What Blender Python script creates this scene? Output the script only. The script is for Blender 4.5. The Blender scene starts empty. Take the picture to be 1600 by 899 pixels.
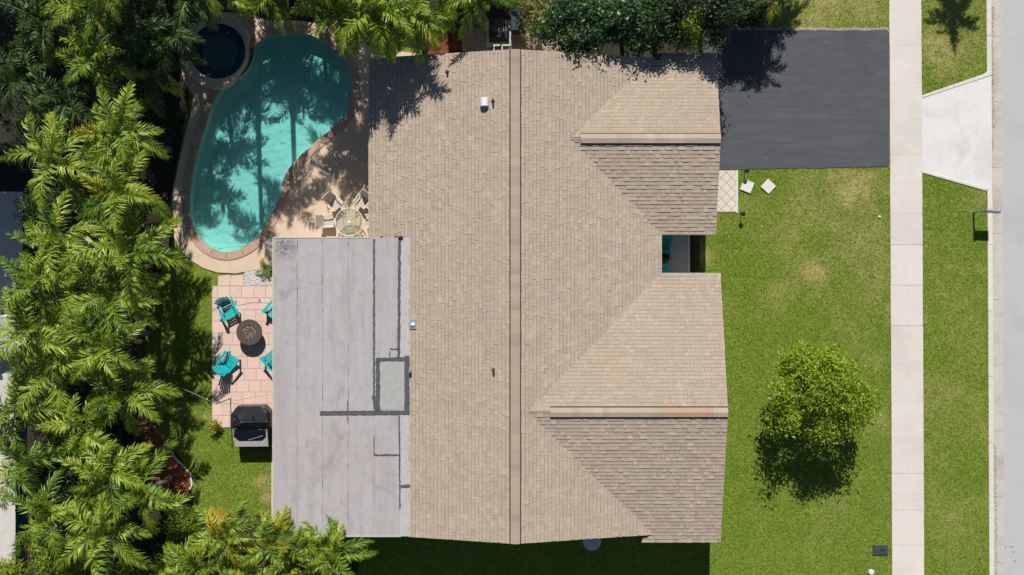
import bpy, bmesh, math, random
import numpy as np
from mathutils import Vector, Matrix, Euler
R = math.radians
random.seed(7); rng = np.random.default_rng(7)
scene = bpy.context.scene
col = scene.collection

# ------------------------------------------------------------------ camera, sky, sun, exposure
CAM_H = 44.0
FOC = 1496.0                       # focal length in photograph pixels (1600 wide)
cam = bpy.data.cameras.new('camera'); cam_o = bpy.data.objects.new('camera', cam); col.objects.link(cam_o)
cam_o.location = (0, 0, CAM_H); cam_o.rotation_euler = (0, 0, 0)
cam.sensor_width = 36; cam.lens = FOC / 1600 * 36; cam.clip_end = 2000
scene.camera = cam_o
SUN_EL = 44.0
SUN_DIR = Vector((0.03 * math.cos(R(SUN_EL)), -math.cos(R(SUN_EL)), -math.sin(R(SUN_EL)))).normalized()
world = bpy.data.worlds.new('World'); scene.world = world; world.use_nodes = True
wn = world.node_tree.nodes; wl = world.node_tree.links
bg = wn['Background']; sky = wn.new('ShaderNodeTexSky'); sky.sky_type = 'NISHITA'; sky.sun_disc = False
sky.sun_elevation = R(SUN_EL); sky.sun_rotation = R(-1.7); sky.dust_density = 0.2; sky.ozone_density = 3.5
wl.new(sky.outputs[0], bg.inputs[0]); bg.inputs[1].default_value = 0.06
sun = bpy.data.lights.new('sun', 'SUN'); sun.energy = 5.0; sun.angle = R(0.5); sun.color = (1, 0.965, 0.91)
sun_o = bpy.data.objects.new('sun', sun); col.objects.link(sun_o)
sun_o.rotation_euler = SUN_DIR.to_track_quat('-Z', 'Y').to_euler(); sun_o.location = (0, 30, 30)
vs = scene.view_settings; vs.view_transform = 'Standard'; vs.look = 'None'; vs.exposure = 0.15; vs.gamma = 1
vs.use_curve_mapping = False
scene.cycles.max_bounces = 8; scene.cycles.transparent_max_bounces = 16

def P(px, py, z=0.0):
    "the place in the world seen at photograph pixel (px, py) at height z"
    k = (CAM_H - z) / FOC
    return Vector(((px - 800) * k, (449.5 - py) * k, z))
def G(px, py, z=0.0):
    v = P(px, py, 0); v.z = z; return v
SH = 1 / math.tan(R(SUN_EL))

# ------------------------------------------------------------------ helpers
def tag(o, label=None, cat=None, group=None, kind=None):
    if label: o['label'] = label
    if cat: o['category'] = cat
    if group: o['group'] = group
    if kind: o['kind'] = kind
    return o
def empty(name, loc=(0, 0, 0), rz=0, label=None, cat=None, group=None, parent=None):
    o = bpy.data.objects.new(name, None); col.objects.link(o)
    o.location = loc; o.rotation_euler = (0, 0, rz); o.empty_display_size = 0.2
    o.parent = parent
    return tag(o, label, cat, group)
def link(name, me, parent=None, loc=(0, 0, 0), rot=(0, 0, 0), sc=None):
    o = bpy.data.objects.new(name, me); col.objects.link(o); o.parent = parent
    o.location = loc; o.rotation_euler = rot
    if sc is not None: o.scale = sc if hasattr(sc, '__len__') else (sc, sc, sc)
    return o
def copy_tree(o, parent=None):
    c = o.copy(); col.objects.link(c); c.parent = parent
    for ch in list(o.children): copy_tree(ch, c)
    return c

class MB:
    "collects shapes for one mesh"
    def __init__(s): s.v = []; s.f = []
    def add(s, vs_, fs_):
        b = len(s.v); s.v += [tuple(x) for x in vs_]; s.f += [tuple(i + b for i in f) for f in fs_]; return s
    def box(s, c, size, M=None, taper=1.0):
        x, y, z = [d / 2 for d in size]; t = taper
        p = [(-x, -y, -z), (x, -y, -z), (x, y, -z), (-x, y, -z), (-x * t, -y * t, z), (x * t, -y * t, z), (x * t, y * t, z), (-x * t, y * t, z)]
        c = Vector(c)
        p = [(M @ Vector(q) if M else Vector(q)) + c for q in p]
        return s.add(p, [(3, 2, 1, 0), (4, 5, 6, 7), (0, 1, 5, 4), (1, 2, 6, 5), (2, 3, 7, 6), (3, 0, 4, 7)])
    def box2(s, a, b):
        return s.box([(a[i] + b[i]) / 2 for i in range(3)], [abs(b[i] - a[i]) for i in range(3)])
    def bar(s, a, b, w, h, up=(0, 0, 1)):
        "a flat bar from a to b"
        a = Vector(a); b = Vector(b); d = (b - a); L = d.length; d.normalize(); u = Vector(up)
        sd = d.cross(u)
        if sd.length < 1e-4: sd = d.cross(Vector((1, 0, 0)))
        sd.normalize(); u = sd.cross(d)
        M = Matrix((d, sd, u)).transposed()
        return s.box((a + b) / 2, (L, w, h), M)
    def prism(s, poly, z0, z1):
        n = len(poly); b = [(p[0], p[1], z0) for p in poly]; t = [(p[0], p[1], z1) for p in poly]
        area = sum(poly[i][0] * poly[(i + 1) % n][1] - poly[(i + 1) % n][0] * poly[i][1] for i in range(n))
        if area < 0: b.reverse(); t.reverse()
        fs_ = [tuple(range(n, 2 * n)), tuple(range(n - 1, -1, -1))] + [(i, (i + 1) % n, (i + 1) % n + n, i + n) for i in range(n)]
        return s.add(b + t, fs_)
    def tube(s, pts, rad, n=6, cap=True):
        pts = [Vector(p) for p in pts]; b0 = len(s.v)
        if not hasattr(rad, '__len__'): rad = [rad] * len(pts)
        prev = None
        for i, p in enumerate(pts):
            d = (pts[min(i + 1, len(pts) - 1)] - pts[max(i - 1, 0)]).normalized()
            if prev is None:
                prev = d.orthogonal().normalized()
            prev = (prev - d * prev.dot(d)).normalized(); q = d.cross(prev)
            for k in range(n):
                a = 2 * math.pi * k / n
                s.v.append(tuple(p + (prev * math.cos(a) + q * math.sin(a)) * rad[i]))
        for i in range(len(pts) - 1):
            for k in range(n):
                a = b0 + i * n + k; b = b0 + i * n + (k + 1) % n
                s.f.append((a, b, b + n, a + n))
        if cap:
            s.f.append(tuple(b0 + k for k in range(n - 1, -1, -1)))
            s.f.append(tuple(b0 + (len(pts) - 1) * n + k for k in range(n)))
        return s
    def lathe(s, prof, c=(0, 0, 0), n=24, cap=True):
        b0 = len(s.v); c = Vector(c)
        for r, z in prof:
            for k in range(n):
                a = 2 * math.pi * k / n; s.v.append(tuple(c + Vector((r * math.cos(a), r * math.sin(a), z))))
        for i in range(len(prof) - 1):
            for k in range(n):
                a = b0 + i * n + k; b = b0 + i * n + (k + 1) % n
                s.f.append((a, b, b + n, a + n))
        if cap:
            s.f.append(tuple(b0 + k for k in range(n - 1, -1, -1)))
            s.f.append(tuple(b0 + (len(prof) - 1) * n + k for k in range(n)))
        return s
    def mesh(s, name, m, smooth=False, off=(0, 0, 0), bevel=0):
        me = bpy.data.meshes.new(name)
        o = Vector(off)
        me.from_pydata([Vector(p) - o for p in s.v], [], s.f); me.update()
        if bevel:
            bm = bmesh.new(); bm.from_mesh(me)
            bmesh.ops.bevel(bm, geom=bm.edges[:], offset=bevel, segments=1, affect='EDGES', clamp_overlap=True)
            bm.to_mesh(me); bm.free()
        if smooth:
            me.polygons.foreach_set('use_smooth', [True] * len(me.polygons))
        me.materials.append(m)
        return me
    def build(s, name, m, parent=None, smooth=False, bevel=0):
        "vertices are in world space; the parent is an object without rotation"
        off = parent.matrix_world.translation if False else Vector((0, 0, 0))
        q = parent
        while q is not None: off = off + q.location; q = q.parent
        return link(name, s.mesh(name, m, smooth, off, bevel), parent)

def np_mesh(name, V, F, m, attr=None, smooth=False):
    "fast mesh from arrays; F is (n,k) of one face size"
    me = bpy.data.meshes.new(name); n, k = F.shape
    me.vertices.add(len(V)); me.vertices.foreach_set('co', np.asarray(V, dtype=np.float32).ravel())
    me.loops.add(n * k); me.loops.foreach_set('vertex_index', F.astype(np.int32).ravel())
    me.polygons.add(n); me.polygons.foreach_set('loop_start', np.arange(0, n * k, k, dtype=np.int32))
    me.polygons.foreach_set('loop_total', np.full(n, k, dtype=np.int32))
    if smooth: me.polygons.foreach_set('use_smooth', [True] * n)
    if attr is not None:
        for nm, val in attr.items():
            a = me.attributes.new(nm, 'FLOAT', 'POINT'); a.data.foreach_set('value', np.asarray(val, dtype=np.float32))
    me.update(calc_edges=True); me.materials.append(m)
    return me

# ------------------------------------------------------------------ materials
class NT:
    def __init__(s, name):
        s.m = bpy.data.materials.new(name); s.m.use_nodes = True
        s.n = s.m.node_tree.nodes; s.l = s.m.node_tree.links
        s.b = s.n['Principled BSDF']; s.out = s.n['Material Output']; s.pos = None
    def new(s, t, **kw):
        x = s.n.new(t)
        for k, v in kw.items(): setattr(x, k, v)
        return x
    def P(s):
        if s.pos is None: s.pos = s.new('ShaderNodeNewGeometry')
        return s.pos
    def set(s, sock, v):
        if isinstance(v, bpy.types.NodeSocket): s.l.new(v, sock)
        else: sock.default_value = v
    def noise(s, scale, detail=4, rough=0.55, vec=None, dist=0):
        x = s.new('ShaderNodeTexNoise'); x.inputs['Scale'].default_value = scale; x.inputs['Detail'].default_value = detail
        x.inputs['Roughness'].default_value = rough; x.inputs['Distortion'].default_value = dist
        s.l.new(vec if vec else s.P().outputs['Position'], x.inputs['Vector']); return x.outputs['Fac']
    def math(s, op, a, b=0.5, c=None, clamp=False):
        x = s.new('ShaderNodeMath', operation=op); x.use_clamp = clamp
        s.set(x.inputs[0], a); s.set(x.inputs[1], b)
        if c is not None: s.set(x.inputs[2], c)
        return x.outputs[0]
    def ramp(s, fac, stops):
        x = s.new('ShaderNodeValToRGB'); e = x.color_ramp.elements
        while len(e) < len(stops): e.new(0.5)
        for i, (p, c) in enumerate(stops):
            e[i].position = p; e[i].color = (*c, 1) if hasattr(c, '__len__') else (c, c, c, 1)
        s.l.new(fac, x.inputs[0]); return x.outputs[0]
    def mix(s, fac, a, b, mode='MIX'):
        x = s.new('ShaderNodeMix', data_type='RGBA', blend_type=mode)
        s.set(x.inputs[0], fac)
        for sock, v in ((x.inputs[6], a), (x.inputs[7], b)):
            s.set(sock, (*v, 1) if isinstance(v, (tuple, list)) and len(v) == 3 else v)
        return x.outputs[2]
    def bump(s, h, strength=0.3, dist=0.02):
        x = s.new('ShaderNodeBump'); x.inputs['Strength'].default_value = strength; x.inputs['Distance'].default_value = dist
        s.l.new(h, x.inputs['Height']); s.l.new(x.outputs[0], s.b.inputs['Normal']); return x
    def fin(s, colr, rough=0.8, spec=0.3, metal=0.0):
        s.set(s.b.inputs['Base Color'], (*colr, 1) if isinstance(colr, tuple) else colr)
        s.set(s.b.inputs['Roughness'], rough); s.set(s.b.inputs['Specular IOR Level'], spec); s.set(s.b.inputs['Metallic'], metal)
        return s.m

def mottled(name, c1, c2, sc=3.0, c3=None, sc3=0.4, rough=0.85, spec=0.25, bump=0.25, bsc=60, per=0.0, metal=0.0, dark=None):
    "two colours mixed by fine noise, a third by broad noise, per-piece variation"
    t = NT(name)
    c = t.mix(t.ramp(t.noise(sc, 6, 0.65), [(0.32, 0.0), (0.68, 1.0)]), c1, c2)
    if c3: c = t.mix(t.ramp(t.noise(sc3, 5, 0.6, dist=0.6), [(0.48, 0.0), (0.7, 0.85)]), c, c3)
    if dark:
        c = t.mix(t.ramp(t.noise(dark[0], 7, 0.7, dist=1.0), [(dark[1], 0.0), (dark[1] + 0.12, dark[2])]), c, dark[3])
    if per:
        oi = t.new('ShaderNodeObjectInfo'); g = t.P()
        r = t.math('FRACT', t.math('ADD', oi.outputs['Random'], g.outputs['Random Per Island']))
        v = t.math('MULTIPLY_ADD', r, 2 * per, 1 - per)
        h = t.new('ShaderNodeHueSaturation'); t.l.new(v, h.inputs['Value']); t.l.new(c, h.inputs['Color']); c = h.outputs[0]
    if bump: t.bump(t.noise(bsc, 4, 0.6), bump, 0.01)
    return t.fin(c, rough, spec, metal)
def plain(name, c, rough=0.5, spec=0.4, metal=0.0, var=0.12):
    return mottled(name, c, tuple(x * (1 - var) for x in c), 9, rough=rough, spec=spec, bump=0.06, metal=metal)

def leaf_mat(name, deep, mid, light, rough=0.48, spec=0.38, trans=0.25, isl=0.35, patch=0.7):
    t = NT(name)
    oi = t.new('ShaderNodeObjectInfo'); g = t.P()
    r1 = t.math('MULTIPLY', oi.outputs['Random'], 1 - isl)
    r = t.math('MULTIPLY_ADD', g.outputs['Random Per Island'], isl, r1)
    nz = t.math('MULTIPLY_ADD', t.noise(patch, 2), 0.5, -0.25)
    r = t.math('ADD', r, nz, clamp=True)
    c = t.ramp(r, [(0.12, deep), (0.5, mid), (0.9, light)])
    t.fin(c, rough, spec)
    tr = t.new('ShaderNodeBsdfTranslucent'); mx = t.new('ShaderNodeMixShader'); mx.inputs[0].default_value = trans
    h = t.mix(1.0, c, (1.0, 1.0, 0.55), 'MULTIPLY')
    t.l.new(h, tr.inputs[0]); t.l.new(t.b.outputs[0], mx.inputs[1]); t.l.new(tr.outputs[0], mx.inputs[2])
    t.l.new(mx.outputs[0], t.out.inputs[0])
    return t.m

M = {}
M['concrete'] = mottled('concrete', (0.63, 0.575, 0.51), (0.58, 0.53, 0.47), 5, (0.53, 0.48, 0.43), 0.5, per=0.02, dark=(2.2, 0.68, 0.25, (0.30, 0.27, 0.24)))
M['apron'] = mottled('apron_concrete', (0.66, 0.64, 0.61), (0.60, 0.575, 0.54), 4, (0.52, 0.50, 0.47), 0.7, dark=(1.6, 0.63, 0.35, (0.38, 0.36, 0.34)))
M['kerb'] = mottled('kerb_concrete', (0.63, 0.59, 0.53), (0.55, 0.51, 0.45), 5, per=0.04)
M['gutter'] = mottled('gutter_concrete', (0.52, 0.475, 0.40), (0.45, 0.41, 0.35), 6, (0.36, 0.31, 0.26), 0.8, per=0.03)
M['road'] = mottled('road_asphalt', (0.47, 0.455, 0.43), (0.41, 0.40, 0.385), 14, (0.39, 0.375, 0.38), 0.45, bump=0.5, dark=(2.5, 0.66, 0.4, (0.30, 0.29, 0.28)))
def drive_mat():
    t = NT('driveway_asphalt'); mp = t.new('ShaderNodeMapping'); mp.inputs['Scale'].default_value = (0.5, 4.0, 1); t.l.new(t.P().outputs['Position'], mp.inputs['Vector'])
    c = t.mix(t.ramp(t.noise(11, 6, 0.7), [(0.3, 0.0), (0.7, 1.0)]), (0.084, 0.087, 0.095), (0.066, 0.068, 0.074))
    c = t.mix(t.math('MULTIPLY', t.ramp(t.noise(1.0, 6, 0.7, mp.outputs[0], 0.5), [(0.45, 0.0), (0.7, 1.0)]), 0.6), c, (0.115, 0.116, 0.118))
    c = t.mix(t.math('MULTIPLY', t.ramp(t.noise(0.5, 5, 0.65, dist=0.8), [(0.5, 0.0), (0.7, 1.0)]), 0.55), c, (0.058, 0.060, 0.066))
    c = t.mix(t.math('MULTIPLY', t.ramp(t.noise(2.6, 4, 0.6), [(0.68, 0.0), (0.74, 1.0)]), 0.35), c, (0.16, 0.155, 0.15))
    t.bump(t.noise(90, 4), 0.6, 0.01)
    return t.fin(c, 0.8, 0.25)
M['drive'] = drive_mat()
M['joint'] = mottled('joint_dirt', (0.16, 0.14, 0.11), (0.1, 0.09, 0.07), 8)
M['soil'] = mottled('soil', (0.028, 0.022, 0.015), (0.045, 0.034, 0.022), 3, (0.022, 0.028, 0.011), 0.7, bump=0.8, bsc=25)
M['mulch'] = mottled('red_mulch_shaded', (0.22, 0.06, 0.026), (0.12, 0.034, 0.017), 16, (0.28, 0.11, 0.06), 2.5, bump=1.0, bsc=40, per=0.3)  # darker mulch copy for the side patch, dappled shade put into the colour
M['mulch_lit'] = mottled('red_mulch_lit', (0.38, 0.115, 0.055), (0.25, 0.07, 0.03), 16, (0.42, 0.17, 0.09), 2.5, bump=1.0, bsc=40, per=0.3)  # lighter copy of the same mulch, sunlight put into the colour
M['litter'] = mottled('leaf_litter', (0.24, 0.165, 0.11), (0.15, 0.10, 0.07), 16, per=0.4)
M['sand'] = mottled('sandy_soil', (0.42, 0.36, 0.26), (0.33, 0.28, 0.20), 6, (0.2, 0.2, 0.1), 1.5)
M['deck'] = mottled('pool_deck', (0.63, 0.475, 0.34), (0.58, 0.43, 0.305), 3, (0.56, 0.44, 0.33), 0.6, bump=0.3)
M['coping'] = mottled('pool_coping', (0.47, 0.32, 0.23), (0.41, 0.275, 0.195), 5, (0.49, 0.35, 0.26), 0.9, per=0.05)
M['paver'] = mottled('pink_paver', (0.66, 0.475, 0.40), (0.60, 0.42, 0.35), 5, (0.60, 0.46, 0.38), 1.0, per=0.05, dark=(5, 0.70, 0.4, (0.2, 0.11, 0.09)))
M['pjoint'] = mottled('patio_joint', (0.34, 0.22, 0.17), (0.26, 0.17, 0.13), 8)
M['walk'] = mottled('walk_paver', (0.38, 0.28, 0.22), (0.31, 0.23, 0.18), 5, per=0.08)
M['gravel'] = mottled('white_gravel', (0.74, 0.70, 0.68), (0.6, 0.57, 0.55), 20, per=0.18)
M['tile'] = mottled('cream_tile', (0.62, 0.56, 0.45), (0.57, 0.51, 0.41), 4, per=0.05, rough=0.55, dark=(7, 0.68, 0.3, (0.3, 0.26, 0.2)))
M['grout'] = mottled('grout', (0.28, 0.23, 0.17), (0.22, 0.18, 0.13), 9)
M['step'] = mottled('stepping_slab', (0.66, 0.62, 0.56), (0.6, 0.56, 0.5), 5)
M['wall'] = mottled('house_wall', (0.62, 0.58, 0.52), (0.57, 0.53, 0.47), 4)
M['trim'] = plain('white_trim', (0.66, 0.63, 0.58))
M['drip'] = plain('drip_edge', (0.50, 0.46, 0.42), 0.5, 0.4)
M['glass'] = plain('window_glass', (0.02, 0.03, 0.035), 0.05, 0.6)
M['deckwood'] = plain('roof_deck', (0.10, 0.085, 0.07), 0.9, 0.1)
def membrane_mat():
    t = NT('roof_membrane')
    c = t.mix(t.ramp(t.noise(2.2, 6, 0.7), [(0.3, 0.0), (0.7, 1.0)]), (0.425, 0.40, 0.388), (0.36, 0.34, 0.33))
    mp = t.new('ShaderNodeMapping'); mp.inputs['Scale'].default_value = (3.0, 0.35, 1); t.l.new(t.P().outputs['Position'], mp.inputs['Vector'])
    c = t.mix(t.math('MULTIPLY', t.ramp(t.noise(1.0, 6, 0.7, mp.outputs[0], 0.4), [(0.45, 0.0), (0.72, 1.0)]), 0.6), c, (0.28, 0.25, 0.235))
    c = t.mix(t.math('MULTIPLY', t.ramp(t.noise(0.45, 5, 0.65, dist=0.8), [(0.48, 0.0), (0.72, 1.0)]), 0.6), c, (0.40, 0.34, 0.32))
    c = t.mix(t.math('MULTIPLY', t.ramp(t.noise(0.6, 6, 0.75, dist=1.2), [(0.55, 0.0), (0.68, 1.0)]), 0.6), c, (0.25, 0.225, 0.215))
    c = t.mix(t.math('MULTIPLY', t.ramp(t.noise(6, 6, 0.8), [(0.6, 0.0), (0.75, 1.0)]), 0.35), c, (0.22, 0.205, 0.195))
    q = P(444, 386, 3.16); d = t.new('ShaderNodeVectorMath', operation='DISTANCE'); d.inputs[1].default_value = q; t.l.new(t.P().outputs['Position'], d.inputs[0])
    k = t.math('MULTIPLY', t.ramp(d.outputs['Value'], [(0.15, 1.0), (0.75, 0.0)]), t.ramp(t.noise(5, 6, 0.75, dist=1.5), [(0.42, 0.0), (0.56, 1.0)]))
    c = t.mix(t.math('MULTIPLY', k, 0.85), c, (0.09, 0.08, 0.08))
    oi = t.new('ShaderNodeObjectInfo'); h = t.new('ShaderNodeHueSaturation'); t.l.new(t.math('MULTIPLY_ADD', oi.outputs['Random'], 0.10, 0.95), h.inputs['Value']); t.l.new(c, h.inputs['Color'])
    t.bump(t.noise(40, 4), 0.25, 0.01)
    return t.fin(h.outputs[0], 0.75, 0.25)
M['membrane'] = membrane_mat()
M['patch'] = mottled('roof_patch', (0.385, 0.375, 0.35), (0.32, 0.31, 0.29), 6, dark=(4, 0.6, 0.4, (0.25, 0.24, 0.22)))
M['flash'] = mottled('flashing_strip', (0.45, 0.43, 0.415), (0.38, 0.365, 0.355), 5, dark=(3, 0.58, 0.4, (0.3, 0.27, 0.24)))
M['tar'] = mottled('roof_tar', (0.055, 0.057, 0.063), (0.11, 0.11, 0.115), 14, rough=0.7, bump=0.6, bsc=30)
M['stain'] = mottled('roof_stain', (0.10, 0.09, 0.09), (0.2, 0.185, 0.18), 10)
M['black'] = plain('black_metal', (0.012, 0.012, 0.013), 0.45)
M['ventblack'] = plain('vent_black', (0.05, 0.038, 0.028), 0.8, 0.1)
M['steel'] = plain('grey_steel', (0.36, 0.38, 0.40), 0.4, 0.5, 0.3)
M['white'] = plain('white_paint', (0.75, 0.76, 0.78), 0.4)
M['teal'] = plain('teal_plastic', (0.002, 0.42, 0.43), 0.42, 0.5)
M['bronze'] = plain('bronze_frame', (0.10, 0.065, 0.035), 0.6, 0.3)
M['firepit'] = mottled('firepit_metal', (0.085, 0.066, 0.050), (0.06, 0.047, 0.038), 8, rough=0.55, spec=0.5)
M['pebble'] = mottled('lava_pebble', (0.40, 0.31, 0.23), (0.25, 0.19, 0.14), 12, per=0.45)
M['cover'] = mottled('vinyl_cover', (0.018, 0.019, 0.021), (0.028, 0.029, 0.031), 7, rough=0.42, spec=0.5, bump=0.3, bsc=14)
M['gloss'] = plain('glossy_black', (0.006, 0.006, 0.010), 0.15, 0.6)
M['greypanel'] = mottled('grey_panel', (0.33, 0.30, 0.31), (0.27, 0.25, 0.26), 5, rough=0.5)
M['sling'] = mottled('sling_fabric', (0.50, 0.43, 0.36), (0.45, 0.385, 0.32), 6, rough=0.8)
M['frame'] = plain('cream_frame', (0.66, 0.62, 0.54), 0.4)
M['bark'] = mottled('palm_bark', (0.22, 0.19, 0.15), (0.14, 0.115, 0.09), 9, bump=0.6, bsc=20)
M['wood'] = mottled('tree_bark', (0.12, 0.085, 0.06), (0.075, 0.055, 0.04), 9, bump=0.7, bsc=20)
M['shaft'] = plain('crown_shaft', (0.13, 0.19, 0.05), 0.4)
M['fence'] = plain('green_mesh', (0.015, 0.17, 0.15), 0.7)
M['silver'] = plain('silver_car_paint', (0.55, 0.56, 0.58), 0.25, 0.6, 0.4)
M['rubber'] = plain('rubber', (0.015, 0.015, 0.016), 0.8, 0.2)
M['red'] = plain('red_lens', (0.35, 0.01, 0.01), 0.2)
M['bulb'] = plain('bulb_glass', (0.6, 0.6, 0.55), 0.15, 0.6)
M['meter'] = mottled('meter_lid', (0.055, 0.062, 0.075), (0.035, 0.04, 0.05), 12, bump=0.6)
M['plaster'] = mottled('pool_plaster', (0.66, 0.68, 0.60), (0.60, 0.63, 0.56), 2.0, rough=0.8)
M['terracotta'] = plain('terracotta', (0.35, 0.14, 0.07), 0.8)
M['binplastic'] = plain('dark_green_plastic', (0.012, 0.03, 0.024), 0.6)

def shingle_mat(name, a, b, c):
    t = NT(name); oi = t.new('ShaderNodeObjectInfo'); g = t.P()
    r = t.math('FRACT', t.math('ADD', oi.outputs['Random'], g.outputs['Random Per Island']))
    k = t.ramp(r, [(0.0, a), (0.3, b), (0.7, b), (1.0, c)])
    k = t.mix(t.math('MULTIPLY', t.ramp(t.noise(0.5, 5, 0.65), [(0.45, 0.0), (0.75, 1.0)]), 0.45), k, tuple(x * 0.84 for x in b))
    k = t.mix(t.math('MULTIPLY', t.ramp(t.noise(0.8, 4, 0.6, dist=0.5), [(0.55, 0.0), (0.75, 1.0)]), 0.30), k, (0.46, 0.30, 0.21))
    mp = t.new('ShaderNodeMapping'); mp.inputs['Scale'].default_value = (0.5, 2.2, 1); t.l.new(t.P().outputs['Position'], mp.inputs['Vector'])
    k = t.mix(t.math('MULTIPLY', t.ramp(t.noise(1.0, 5, 0.7, mp.outputs[0], 0.6), [(0.5, 0.0), (0.72, 1.0)]), 0.30), k, tuple(x * 0.74 for x in b))
    k = t.mix(t.math('MULTIPLY', t.noise(34, 3), 0.22), k, tuple(x * 0.6 for x in b))
    t.bump(t.noise(120, 3), 0.5, 0.006)
    return t.fin(k, 0.92, 0.15)
M['shingle'] = shingle_mat('asphalt_shingle', (0.385, 0.31, 0.232), (0.435, 0.351, 0.266), (0.485, 0.395, 0.304))
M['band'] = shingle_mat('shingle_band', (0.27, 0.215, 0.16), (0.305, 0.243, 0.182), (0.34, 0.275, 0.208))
M['ridge'] = shingle_mat('ridge_shingle', (0.33, 0.265, 0.20), (0.385, 0.315, 0.245), (0.44, 0.365, 0.29))
M['ridge_red'] = shingle_mat('ridge_shingle_rust', (0.42, 0.26, 0.17), (0.46, 0.31, 0.21), (0.5, 0.36, 0.25))

M['palm'] = leaf_mat('palm_leaf', (0.07, 0.15, 0.010), (0.215, 0.335, 0.020), (0.48, 0.53, 0.07), isl=0.55, rough=0.42, spec=0.5, trans=0.3)
M['palm_shaded'] = leaf_mat('palm_leaf_shaded', (0.02, 0.06, 0.012), (0.045, 0.10, 0.018), (0.09, 0.16, 0.03), isl=0.3)  # darker copy of the palm leaf, shade put into the colour
M['palm_yellow'] = leaf_mat('palm_leaf_yellow', (0.25, 0.27, 0.02), (0.38, 0.36, 0.025), (0.50, 0.40, 0.04), isl=0.4)
M['palm_orange'] = leaf_mat('palm_leaf_orange', (0.42, 0.25, 0.02), (0.48, 0.26, 0.025), (0.50, 0.36, 0.06), isl=0.4)
M['palm_dead'] = leaf_mat('palm_leaf_dead', (0.13, 0.07, 0.04), (0.20, 0.12, 0.07), (0.30, 0.19, 0.11), isl=0.5, trans=0.1)
M['rachis'] = plain('palm_rachis', (0.13, 0.17, 0.03), 0.5)
M['leaf_tree'] = leaf_mat('lawn_tree_leaf', (0.08, 0.16, 0.006), (0.20, 0.30, 0.010), (0.34, 0.41, 0.025), isl=0.5, patch=1.2, trans=0.35)
M['leaf_ficus'] = leaf_mat('ficus_leaf', (0.012, 0.042, 0.010), (0.032, 0.085, 0.018), (0.08, 0.16, 0.035), rough=0.42, spec=0.45, isl=0.8, trans=0.12)
M['leaf_lime'] = leaf_mat('lime_leaf', (0.10, 0.17, 0.008), (0.21, 0.29, 0.012), (0.33, 0.38, 0.02), isl=0.7, trans=0.3)
M['leaf_dark'] = leaf_mat('dark_leaf', (0.012, 0.03, 0.008), (0.025, 0.055, 0.012), (0.05, 0.10, 0.02), isl=0.7)
M['leaf_yellow'] = leaf_mat('croton_leaf', (0.30, 0.24, 0.01), (0.42, 0.38, 0.02), (0.2, 0.26, 0.02), isl=0.9)
M['leaf_olive'] = leaf_mat('olive_leaf', (0.12, 0.14, 0.03), (0.24, 0.25, 0.06), (0.38, 0.36, 0.10), isl=0.8)

def grass_mat(name, blades):
    t = NT(name)
    gn = t.ramp(t.noise(1.1, 5, 0.6), [(0.3, (0.135, 0.235, 0.014)), (0.5, (0.19, 0.285, 0.022)), (0.72, (0.255, 0.325, 0.040))])
    gn = t.mix(t.ramp(t.noise(6.5, 5, 0.75), [(0.40, 0.0), (0.60, 1.0)]), gn, (0.095, 0.18, 0.012))
    gn = t.mix(t.ramp(t.noise(13, 3, 0.6), [(0.50, 0.0), (0.68, 0.8)]), gn, (0.28, 0.30, 0.075))
    straw = t.ramp(t.noise(5, 4, 0.6), [(0.3, (0.24, 0.23, 0.05)), (0.7, (0.42, 0.36, 0.14))])
    if blades:
        at = t.new('ShaderNodeAttribute'); at.attribute_name = 'dry'
        rnd = t.P().outputs['Random Per Island']
        f = t.math('ADD', at.outputs['Fac'], t.math('MULTIPLY_ADD', rnd, 0.7, -0.35), clamp=True)
        c = t.mix(f, gn, straw)
        h = t.new('ShaderNodeHueSaturation'); t.l.new(t.math('MULTIPLY_ADD', rnd, 1.1, 0.5), h.inputs['Value'])
        t.l.new(c, h.inputs['Color']); c = h.outputs[0]
        t.fin(c, 0.6, 0.25)
        tr = t.new('ShaderNodeBsdfTranslucent'); mx = t.new('ShaderNodeMixShader'); mx.inputs[0].default_value = 0.2
        t.l.new(c, tr.inputs[0]); t.l.new(t.b.outputs[0], mx.inputs[1]); t.l.new(tr.outputs[0], mx.inputs[2]); t.l.new(mx.outputs[0], t.out.inputs[0])
        return t.m
    at = t.new('ShaderNodeAttribute'); at.attribute_name = 'dry'
    c = t.mix(t.ramp(t.noise(9, 6, 0.7), [(0.4, 0.0), (0.65, 0.55)]), gn, (0.10, 0.13, 0.02))
    c = t.mix(at.outputs['Fac'], c, straw)
    t.bump(t.noise(40, 5, 0.7), 0.8, 0.03)
    return t.fin(c, 0.9, 0.1)
M['lawn'] = grass_mat('lawn_ground', False)
M['blade'] = grass_mat('grass_blade', True)

def water_mat(name, tint):
    t = NT(name); n = t.n; n.remove(t.b)
    tr = t.new('ShaderNodeBsdfTransparent'); tr.inputs[0].default_value = (*tint, 1)
    gl = t.new('ShaderNodeBsdfGlossy'); gl.inputs['Roughness'].default_value = 0.04
    fr = t.new('ShaderNodeFresnel'); fr.inputs[0].default_value = 1.33
    bp = t.new('ShaderNodeBump'); bp.inputs['Strength'].default_value = 0.3; bp.inputs['Distance'].default_value = 0.05
    t.l.new(t.noise(3.2, 3, 0.5), bp.inputs['Height'])
    t.l.new(bp.outputs[0], gl.inputs['Normal']); t.l.new(bp.outputs[0], fr.inputs['Normal'])
    mx = t.new('ShaderNodeMixShader'); t.l.new(fr.outputs[0], mx.inputs[0])
    t.l.new(tr.outputs[0], mx.inputs[1]); t.l.new(gl.outputs[0], mx.inputs[2]); t.l.new(mx.outputs[0], t.out.inputs[0])
    return t.m
M['water'] = water_mat('pool_water', (0.53, 0.92, 0.93))
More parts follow.
